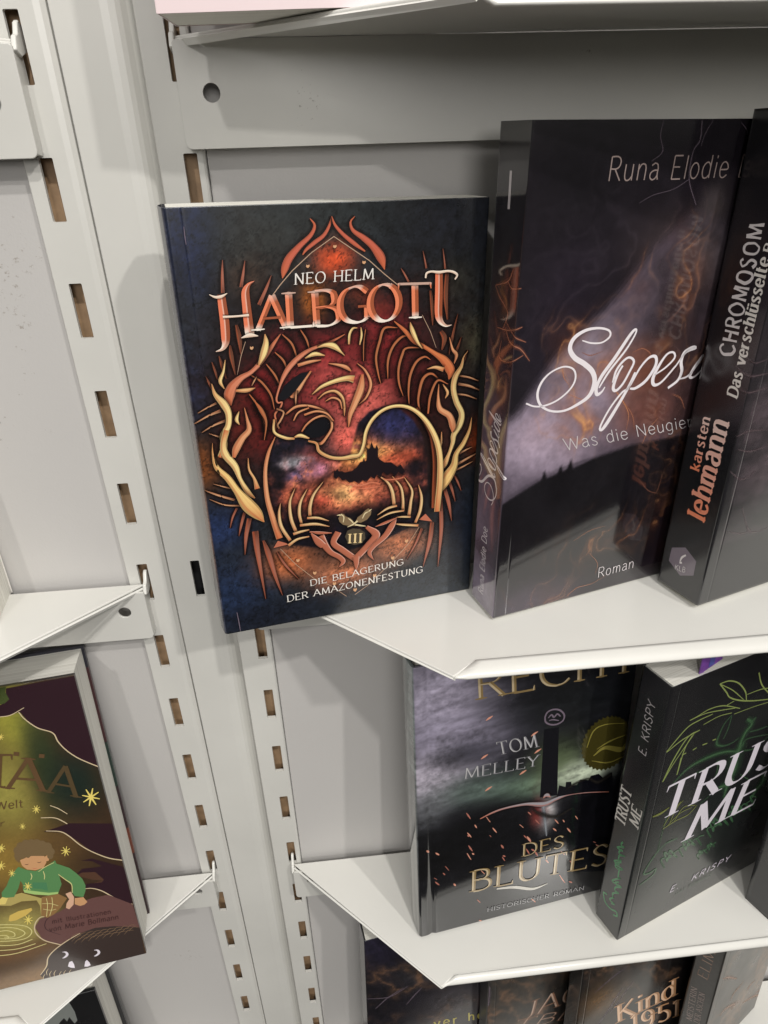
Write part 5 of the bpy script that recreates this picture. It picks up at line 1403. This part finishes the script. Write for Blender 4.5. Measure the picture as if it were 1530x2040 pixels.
def draw_text(ink, st, style, col, v):
    p0, p1, pt = [np.array(v[i:i + 2], float) / 20 for i in (0, 2, 4)]
    thick, thin, serif, sp, nib = STYLE[style]
    total = sum(GL[ch][0] for ch in st) + sp * (len(st) - 1)
    ax = (p1 - p0) / total
    ay = pt - p0
    asp = np.linalg.norm(ax) / np.linalg.norm(ay)     # em is stretched by this in x
    k_ = min(1.0, max(.35, asp))
    thick, thin = thick * k_, thin * max(.6, k_)
    nibr = math.radians(nib)
    rnd = random.Random(len(st) * 7)
    pen = 0.0
    c = PAL[col]
    cols_white = lin((240, 228, 214))
    for ch in st:
        w, spec = GL[ch]
        strokes = [s_ for s_ in spec.split(';') if s_]
        ends = []
        parsed = []
        for s_ in strokes:
            k, rest = s_[0], s_[2:]
            q = [tuple(float(a) for a in t.split(',')) for t in rest.split()]
            if k == 'O':
                (cx, cy), (rx, ry) = q
                q = [(cx + rx * math.cos(a), cy + ry * math.sin(a)) for a in [i * math.pi / 6 + 1.2 for i in range(12)]]
                parsed.append(('O', q))
            else:
                parsed.append((k, q))
                ends += [q[0], q[-1]]
        for k, q in parsed:
            q = [(a[0] * asp, a[1]) for a in q]
            if style == 'hand':
                q = [(a[0] + rnd.uniform(-.035, .035), a[1] + rnd.uniform(-.035, .035)) for a in q]
            if k == 'L' and len(q) == 2:
                n = 5
                Q = np.array([(q[0][0] + (q[1][0] - q[0][0]) * i / n, q[0][1] + (q[1][1] - q[0][1]) * i / n) for i in range(n + 1)])
            else:
                Q = catmull(q, closed=(k == 'O'), step=.09)
            d = np.gradient(Q, axis=0)
            th = np.arctan2(d[:, 1], d[:, 0])
            W = thin + (thick - thin) * np.abs(np.sin(th - nibr)) ** 1.4
            if style == 'hand':
                W = W * (1 + .25 * np.sin(np.linspace(0, 4, len(W)) + rnd.random() * 6))
            if k == 'L' and thick == thin or style in ('light', 'sans', 'sansb'):
                pass
            jobs = [(Q, W)]
            if serif and k in 'LC':
                for idx, e in ((0, 0), (-1, -1)):
                    pnt = Q[idx]
                    dd = d[idx]
                    raw = (pnt[0] / asp, pnt[1])
                    shared = sum(1 for z in ends if abs(z[0] - raw[0]) < .03 and abs(z[1] - raw[1]) < .03) > 1
                    if abs(dd[1]) > 1.2 * abs(dd[0]) and not (shared and ch in 'MNVWAvw') and (min(abs(raw[1] - t_) for t_ in (0, 1, .68, -.3)) < .02) and len(parsed) > 0 and not (ch in 'COSGaces'):
                        s_w = (thick * .5 + .10 * (1 if serif == 1 else .45))
                        yy = raw[1] + (thin * .4 if raw[1] < .5 else -thin * .4)
                        sx = np.array([(pnt[0] - s_w, yy), (pnt[0] - s_w * .4, yy), (pnt[0], yy), (pnt[0] + s_w * .4, yy), (pnt[0] + s_w, yy)])
                        jobs.append((sx, np.array([thin * .6, thin * .95, thin * 1.5, thin * .95, thin * .6])))
                    elif abs(dd[0]) > abs(dd[1]) * 2 and ch in 'TELFZ' and raw[1] in (0.0, 1.0) and not shared:
                        sgn = -1 if raw[1] > .5 else 1
                        jobs.append((np.array([(pnt[0], pnt[1] - sgn * thin * .4), (pnt[0], pnt[1] + sgn * .07), (pnt[0] + (.012 if idx else -.012), pnt[1] + sgn * .15)]), np.array([thin * 1.3, thin * 1.0, thin * .5])))
            for (R, WW) in jobs:
                d2 = np.gradient(R, axis=0)
                L2 = np.hypot(d2[:, 0], d2[:, 1]) + 1e-9
                nn = np.stack([-d2[:, 1] / L2, d2[:, 0] / L2], 1)
                le, ri = R + nn * WW[:, None] / 2, R - nn * WW[:, None] / 2
                if style == 'title':
                    Mp = np.array([p0 + ax * (pen + a[0] / asp) + ay * a[1] for a in R])
                    ink.ribbon(Mp, WW * np.linalg.norm(ay) + .9, BLACKISH, BLACKISH, BLACKISH, (0, .8, 0))
                b = len(ink.v)
                h = ink.layer
                ink.layer += 1
                M = lambda a: p0 + ax * (pen + a[0] / asp) + ay * a[1]
                for i in range(len(R)):
                    for a in (le[i], R[i], ri[i]):
                        m_ = M(a)
                        ink.v.append((m_[0], m_[1], h))
                for i in range(len(R) - 1):
                    q3 = b + 3 * i
                    ink.f.append((q3, q3 + 1, q3 + 4, q3 + 3))
                    ink.f.append((q3 + 1, q3 + 2, q3 + 5, q3 + 4))
                    if style == 'title' or col in ('goldtext', 'salmonw', 'copper', 'peach', 'silver'):
                        def cc(i_, side):
                            y = R[i_][1]
                            px = le[i_][0] if (side == 0) else ri[i_][0]
                            left = px < R[i_][0]
                            if style == 'title':
                                bse = lin((228, 130, 92)) if left else lin((158, 84, 54))
                                t_ = min(1, max(0, (y - .04) / .11))
                                return mixc(cols_white, bse, t_) if abs(y - 1) > .04 else mixc(bse, cols_white, .4)
                            if col == 'salmonw':
                                return mixc(lin((238, 140, 104)), lin((240, 214, 204)), min(1, max(0, pen / total)))
                            return mixc(c, (0, 0, 0), .42) if not left else mixc(c, (1, 1, .9), .18)
                        for side in (0, 1):
                            ink.c += [(*cc(i, side), 1), (*cc(i, side), 1), (*cc(i + 1, side), 1), (*cc(i + 1, side), 1)]
                    else:
                        ink.c += [(*c, 1)] * 8
        pen += w + sp

# ------------------------------------------------------------------ cover painting
def vnoise(u, v, scale, seed, octaves=4, gain=.5):
    rs = np.random.RandomState(seed)
    tot = np.zeros_like(u)
    amp, norm = 1.0, 0.0
    for o in range(octaves):
        T = rs.rand(64, 64)
        x = u * scale * 2 ** o + 17.3 * o
        y = v * scale * 2 ** o + 9.1 * o
        xi, yi = np.floor(x).astype(int), np.floor(y).astype(int)
        fx, fy = x - xi, y - yi
        fx, fy = fx * fx * (3 - 2 * fx), fy * fy * (3 - 2 * fy)
        g = lambda a, b: T[a % 64, b % 64]
        tot += amp * ((g(xi, yi) * (1 - fx) + g(xi + 1, yi) * fx) * (1 - fy) + (g(xi, yi + 1) * (1 - fx) + g(xi + 1, yi + 1) * fx) * fy)
        norm += amp
        amp *= gain
    return tot / norm

def inside(u, v, poly):
    r = np.zeros(u.shape, bool)
    n = len(poly)
    for i in range(n):
        x1, y1 = poly[i]
        x2, y2 = poly[(i + 1) % n]
        if y1 == y2:
            continue
        c = ((y1 > v) != (y2 > v)) & (u < (x2 - x1) * (v - y1) / (y2 - y1) + x1)
        r ^= c
    return r

def lay(rgb, u, v, blobs, n, warp=.8):
    for (cu, cv, ru, rv, col, st, ang) in blobs:
        d2 = ((u - cu) / ru) ** 2 + ((v - cv) / rv) ** 2
        d2 = d2 * np.clip(1 + warp * (n - .5) * 2, .2, 3)
        w = (st * np.exp(-d2 ** 1.25))[..., None]
        rgb[:] = rgb * (1 - w) + np.array(col, float) * w
    return rgb

def smooth_mask(u, v, poly, soft=0.7):
    m = np.zeros(u.shape)
    k = 0
    for du in (-soft, 0, soft):
        for dv in (-soft, 0, soft):
            m += inside(u + du, v + dv, poly)
            k += 1
    return m / k

def paint(key, u, v):
    bl = BLOBS.get(key + 'f', [])
    bs = BLOBS.get(key + 's', [])
    seed = sum(map(ord, key))
    n1 = vnoise(u, v, .06, seed, 5)
    n2 = vnoise(u, v, .35, seed + 1, 4, .65)
    n3 = vnoise(u, v, 1.2, seed + 2, 2, .7)
    base = dict(halb=(30, 33, 38), slope=(30, 27, 31), lehm=(26, 26, 29), blut=(26, 26, 30), trust=(24, 24, 26), taa=(60, 44, 34)).get(key, (34, 32, 34))
    rgb = np.ones(u.shape + (3,)) * np.array(base, float)
    lay(rgb, u, v, bl, n1 * .5 + n2 * .5, .9 if key in ('halb', 'blut', 'slope') else .35)
    if bs:
        sp_ = rgb.copy()
        lay(sp_, u, v, bs, n1 * .5 + n2 * .5, .4)
        k = np.clip(.5 - u / .8, 0, 1)[..., None]
        rgb = rgb * (1 - k) + sp_ * k
    grain = 1.0
    if key == 'halb':
        grain = .45 + 1.1 * (n2 * .6 + n3 * .4)
        cr = vnoise(u, v, .10, 77, 5, .6)
        cr2 = vnoise(u, v, .16, 79, 5, .6)
        crack = np.minimum(np.abs(cr - .5), np.abs(cr2 - .52))
        grain = grain * np.where(crack < .006, .55, np.where(crack < .012, .8, 1))
        m = smooth_mask(u, v, ARCH, .4)[..., None]
        inn = np.ones_like(rgb) * np.array((14, 13, 24), float)
        nd = np.clip((vnoise(u, v, .13, 41, 5, .65) - .5) * 1.5 + .5, 0, 1)
        lay(inn, u, v, BLOBS['halbarch'], nd, 1.0)
        inn *= (.72 + .56 * np.clip((vnoise(u, v, .22, 43, 5, .65) - .5) * 2 + .5, 0, 1))[..., None]
        inn = inn * .84 + inn.mean(-1, keepdims=True) * .16
        rgb = rgb * (1 - m) + inn * m
    elif key == 'slope':
        grain = .86 + .28 * n2
        l = np.ones_like(rgb) * np.array((60, 54, 64), float)
        lay(l, u, v, BLOBS['slopelight'], n1, .7)
        m = smooth_mask(u, v, LIGHTSHAPE, 2.2)[..., None]
        rgb = rgb * (1 - m) + l * m
        hl = np.ones_like(rgb) * np.array((22, 20, 24), float)
        hl += (n1[..., None] - .5) * 14
        lay(hl, u, v, [b for b in BLOBS['slopef'] if b[1] < 60], n1, .5)
        m = (smooth_mask(u, v, LIGHTSHAPE2, .5) * (u > 0))[..., None]
        rgb = rgb * (1 - m) + hl * m
        # smoke and flame: ridges of a warped noise
        wu = u + 26 * (vnoise(u, v, .035, 5, 4) - .5) * 2
        wv = v + 26 * (vnoise(u, v, .035, 6, 4) - .5) * 2
        rd = 1 - np.abs(vnoise(wu * 1.3, wv * .6, .040, 8, 3, .5) - .5) * 2
        rd2 = 1 - np.abs(vnoise(wu * 1.2, wv * .6, .062, 9, 3, .5) - .5) * 2
        fm = np.zeros_like(u)
        for (cu, cv_, ru, rv, st, _a, _b) in FIRE:
            fm = np.maximum(fm, st * np.exp(-(((u - cu) / ru) ** 2 + ((v - cv_) / rv) ** 2) ** 1.5))
        fm = fm * np.clip((vnoise(u, v, .03, 12, 3) - .32) * 3.2, 0, 1)
        body = np.clip((n1 - .38) * 3, 0, 1) * fm
        rgb = rgb * (1 - .55 * body[..., None]) + np.array((104, 58, 42)) * (.55 * body[..., None])
        for rr_, pw, colr, am in ((rd, 8, (176, 88, 46), .7), (rd2, 20, (222, 136, 72), .7), (rd, 46, (246, 190, 120), .75)):
            k = (np.clip(rr_, 0, 1) ** pw * fm * am)[..., None]
            rgb = rgb * (1 - k) + np.array(colr) * k
        sm = (np.clip(rd2, 0, 1) ** 8 * np.exp(-(((u - 70) / 60) ** 2 + ((v - 150) / 50) ** 2)) * .22 * (u > 0))[..., None]
        rgb = rgb * (1 - sm) + np.array((112, 100, 112)) * sm
    elif key == 'blut':
        st_ = vnoise(u * .35 + v * .1, v * 1.6 - u * .25, .10, 21, 5, .62)
        grain = np.clip(.25 + 1.5 * (st_ * .5 + n2 * .3 + n1 * .2), .3, 1.7)
    elif key == 'taa':
        grain = .86 + .28 * (n2 * .6 + n3 * .4)
    elif key in ('A', 'Cc', 'Df', 'D', 'B'):
        wr_ = 1 - np.abs(vnoise(u * 1.2 + v * .5, v * .7, .045, seed + 9, 4, .6) - .5) * 2
        k = (np.clip(wr_, 0, 1) ** 7 * np.clip((vnoise(u, v, .025, seed + 4, 3) - .35) * 3, 0, 1) * .75 * (u > 0))[..., None]
        rgb = rgb * (1 - k) + np.array((128, 92, 66)) * k
        grain = .5 + 1.0 * (n1 * .4 + n2 * .6)
    elif key == 'lehm':
        ck = np.abs(vnoise(u * .6, v * 1.5, .045, 31, 5, .55) - .5)
        rk = np.clip((vnoise(u, v, .02, 33, 3) - .3) * 3, 0, 1) * (u > 4)
        lit_ = (np.clip(ck * 7, 0, 1) * rk * np.exp(-((v - 95) / 70) ** 2))[..., None]
        rgb = rgb * (1 - .6 * lit_) + np.array((92, 78, 84)) * (.6 * lit_)
        grain = np.where(u > 0, .75 + .5 * n2, 1.0)
    rgb = np.clip(rgb * (grain[..., None] if hasattr(grain, 'shape') else grain), 0, 255) / 255
    return np.where(rgb <= .04045, rgb / 12.92, ((rgb + .055) / 1.055) ** 2.4)

# ------------------------------------------------------------------ books
def make_book(key, label, cat, rough=.25, step=.8, hard=False, fold_r=1.0, spine_bulge=0.0, spec=.6, bump=0.00002, name='paperback_book', coat=0.3):
    q = BOOKS[key]
    w, h, t = q['w'] * 1000, q['h'] * 1000, q['t'] * 1000
    root = thing(name, label, cat, q['o'], q['e'], group='books on the shelves')
    pm = print_mat('cover_print_' + root.name.replace('.', '_'), rough, bump_dist=bump, spec=spec, coat=coat)
    g0, gd, gw = (8.5, .9, 1.8) if hard else (7.0, .08, .45)
    r = fold_r
    def wrap(U, V, off=0.0):
        U, V = np.asarray(U, float), np.asarray(V, float)
        th = np.clip((r - U) / (2 * r), 0, 1) * math.pi / 2
        x = np.where(U >= r, U, np.where(U <= -r, 0, r - r * np.sin(th)))
        y = np.where(U >= r, 0, np.where(U <= -r, -U, r - r * np.cos(th)))
        nx, ny = -np.sin(th), -np.cos(th)
        gr = gd * np.exp(-((U - g0) / gw) ** 2)
        bul = spine_bulge * np.where(U < 0, np.sin(np.clip(-U / t, 0, 1) * math.pi), 0)
        o_ = off - gr + bul
        # a slight natural bow of the cover
        return np.stack([(x + nx * o_), (y + ny * o_), V], -1) / 1000
    us = np.unique(np.round(np.concatenate([np.arange(-t, -r, step), np.linspace(-r, r, 7), np.arange(r, w, step), [w], np.arange(g0 - 3 * gw, g0 + 3 * gw, gw / 2)]), 4))
    us = us[(us >= -t) & (us <= w)]
    vs = np.append(np.arange(0, h, step), h)
    UU, VV = np.meshgrid(us, vs)
    P = wrap(UU, VV)
    nu, nv = len(us), len(vs)
    verts = P.reshape(-1, 3)
    idx = np.arange(nu * nv).reshape(nv, nu)
    F = np.stack([idx[:-1, :-1], idx[:-1, 1:], idx[1:, 1:], idx[1:, :-1]], -1).reshape(-1, 4)
    col = paint(key, UU, VV).reshape(-1, 3)
    th_ = (2.4 if hard else .28) / 1000
    # rim: the card's own thickness along the outer boundary
    ring = list(idx[0, :]) + list(idx[1:, -1]) + list(idx[-1, -2::-1]) + list(idx[-2:0:-1, 0])
    inner = []
    Pi = wrap(UU, VV, -th_ * 1000)
    nb = len(verts)
    rimv = Pi.reshape(-1, 3)[ring]
    verts = np.vstack([verts, rimv])
    col = np.vstack([col, np.ones((len(ring), 3)) * (.03 if hard else .45)])
    m = len(ring)
    col[nb + nu + nv - 1 + nu - 1:] = .03      # the side that meets the back cover is dark card
    FR = np.array([(ring[i], nb + i, nb + (i + 1) % m, ring[(i + 1) % m]) for i in range(m)])
    me = bpy.data.meshes.new('cover')
    allf = np.vstack([F, FR])
    me.vertices.add(len(verts))
    me.vertices.foreach_set('co', verts.astype(np.float32).ravel())
    me.loops.add(allf.size)
    me.loops.foreach_set('vertex_index', allf.astype(np.int32).ravel())
    me.polygons.add(len(allf))
    me.polygons.foreach_set('loop_start', np.arange(0, allf.size, 4, dtype=np.int32))
    me.polygons.foreach_set('use_smooth', np.concatenate([np.ones(len(F), bool), np.zeros(len(FR), bool)]))
    me.update(calc_edges=True)
    ca = me.color_attributes.new('Col', 'FLOAT_COLOR', 'POINT')
    ca.data.foreach_set('color', np.hstack([col, np.ones((len(col), 1))]).astype(np.float32).ravel())
    me.materials.append(pm)
    me.validate()
    cv = bpy.data.objects.new('cover', me)
    COL.objects.link(cv)
    cv.parent = root
    # back cover and page block
    W, H, T = w / 1000, h / 1000, t / 1000
    inset = (.0015 if key == 'taa' else .003) if hard else 0.0003
    cb = (.0024 if hard else .0003)
    back_m = M_BACK_PICTURE if key == 'taa' else M_BOARD
    bc = box('back_cover', 0.0002, W, T - cb, T, 0, H, back_m, root)
    pb = box('page_block', 0.0014 + (.001 if hard else 0), W - inset, cb + .00005, T - cb - .00005, inset if hard else .0002, H - inset + (0 if hard else .0003), M_PAPER, root)
    # print
    def ink_obj(nm, ink, lab=None):
        if not ink.v:
            return
        A = np.array(ink.v, float)
        P_ = wrap(A[:, 0], A[:, 1], 0.05 + A[:, 2] * .002)
        me = bpy.data.meshes.new(nm)
        me.from_pydata([tuple(x) for x in P_], [], ink.f)
        ca = me.color_attributes.new('Col', 'FLOAT_COLOR', 'CORNER')
        ca.data.foreach_set('color', np.array(ink.c, np.float32).ravel())
        me.materials.append(pm)
        o = bpy.data.objects.new(nm, me)
        COL.objects.link(o)
        o.parent = cv
        return o
    base_layer = 0
    for side, nm in (('f', 'front'), ('s', 'spine')):
        ink = Ink()
        for a in ART.get(key + side, []):
            if a[0] == 'T':
                continue
            if a[0] == 'F':
                p_ = np.array(a[3], float).reshape(-1, 2) / 20
                ink.poly([tuple(x) for x in p_], PAL[a[2]])
            else:
                if clip_ok(a[3], t, w, h):
                    draw_stroke(ink, a[1], a[2], a[3], a[0] == 'P')
        clamp(ink, t, w, h)
        ink_obj('printed_artwork', ink)
        lay0 = ink.layer
        for a in ART.get(key + side, []):
            if a[0] != 'T':
                continue
            ink = Ink()
            ink.layer = lay0
            draw_text(ink, a[4], a[1], a[2], a[3])
            lay0 = ink.layer
            clamp(ink, t, w, h)
            ink_obj('lettering', ink)
    return root

def clip_ok(d, t, w, h):
    return True

def clamp(ink, t, w, h):
    """print stops at the trimmed edges of the cover"""
    keep = []
    cols = []
    ci = 0
    V = ink.v
    for f in ink.f:
        n = len(f)
        ok = False
        if any(-t < V[i][0] < w and 0 < V[i][1] < h for i in f):
            ok = True
        elif n == 3:
            ok = True
        if ok:
            keep.append(f)
            cols += ink.c[ci:ci + n]
        ci += n
    ink.f, ink.c = keep, cols
    ink.v = [(min(max(p[0], -t + .02), w - .02), min(max(p[1], .02), h - .02), p[2]) for p in V]

make_book('halb', 'dark blue paperback with orange flame ornament, big cat head and castle picture, overhanging the shelf', 'book', rough=.30, step=.5, fold_r=1.5, spine_bulge=1.6)
make_book('slope', 'tall glossy grey-violet paperback with white script title and flames, in the middle of the shelf', 'book', rough=.085, step=.6, bump=0.00004, spec=.9, coat=.7)
make_book('lehm', 'black paperback with salmon author name and hexagon on its spine, cut by the right edge', 'book', rough=.22, step=1.0, spec=.8, coat=.7)
make_book('blut', 'grey cloudy hardback with round gold seal, sword and flying embers on its cover', 'book', rough=.10, step=.6, hard=True, fold_r=1.6, spine_bulge=1.2, name='hardback_book', spec=.8, coat=.5)
make_book('trust', 'black paperback with green leaf drawing and large slanted white title', 'book', rough=.26, step=1.0, bump=0.00004, spec=.7, coat=.35)
make_book('taa', 'picture book with a boy in a green hoodie and a furry beast on its cover', 'book', rough=.30, step=.7, hard=True, name='hardback_book')
make_book('A', 'cropped dark blue book with yellow writing, leftmost under the lower right shelf', 'book', rough=.15, step=1.2, spec=.6, coat=.15)
make_book('B', 'cropped charcoal book with copper lettering, second from left in the bottom row', 'book', rough=.3, step=1.5)
make_book('Cc', 'cropped dark brown book with peach title and year number in the bottom row', 'book', rough=.15, step=1.2, spec=.6, coat=.15)
make_book('D', 'cropped grey book with copper flowers at the bottom right corner', 'book', rough=.3, step=1.5)
make_book('slice', 'sliver of a dark grey book cut off by the right edge, on the lower shelf', 'book', rough=.3, step=3)
make_book('ll', 'cropped black and grey book below the left lower shelf at the bottom left corner', 'book', rough=.3, step=2, hard=True, name='hardback_book')

# simple bound books that show only an edge
def plain_book(key, loc, rot, w, h, t, card, label, name='paperback_book'):
    root = thing(name, label, 'book', loc, rot, group='books on the shelves')
    c = bevel(box('front_cover', 0, w, 0, .0004, 0, h, card, root), .0001)
    box('back_cover', 0, w, t - .0004, t, 0, h, card, root)
    box('spine', -.0002, .0003, 0.0001, t - .0001, 0.0001, h - .0001, card, root)
    box('page_block', .0004, w - .0005, .00045, t - .00045, .0002, h - .0003, M_PAPER, root)
    return root
plain_book('pink', (0.0655, -0.0526, 0.0409), (math.radians(-2), 0, math.radians(-6)), .13, .19, .023, M_PALE, 'pale pink book on the topmost shelf, cut off by the top of the photo')
plain_book('pale', (-0.190, -0.045, -0.2116), (math.radians(-3), 0, math.radians(8)), .125, .19, .03, M_CREAM, 'sliver of a cream book standing on the left shelf at the photo edge')
# a patterned card slipped between the pages of the TRUST ME book
q_ = BOOKS['trust']
mark_at = Vector(q_['o']) + Euler(q_['e']).to_matrix() @ Vector((0.021, 0.0014, q_['h'] - 0.03))
mk = thing('bookmark', 'purple and blue card sticking up from the pages of the black paperback with green leaves', 'bookmark', mark_at, q_['e'])
extrude('card', [(0, 0), (0.003, 0), (0.0035, 0.0305), (0.016, 0.0345), (0.018, 0.06), (0, 0.06)], [], 0, 0.0006, 'y', M_PURPLE, mk)
extrude('blue_band', [(0.006, 0.0325), (0.010, 0.0335), (0.010, 0.0595), (0.006, 0.0595)], [], -0.0002, -0.00005, 'y', mat('blue_print', (0.09, 0.10, 0.35), 0.3), mk)
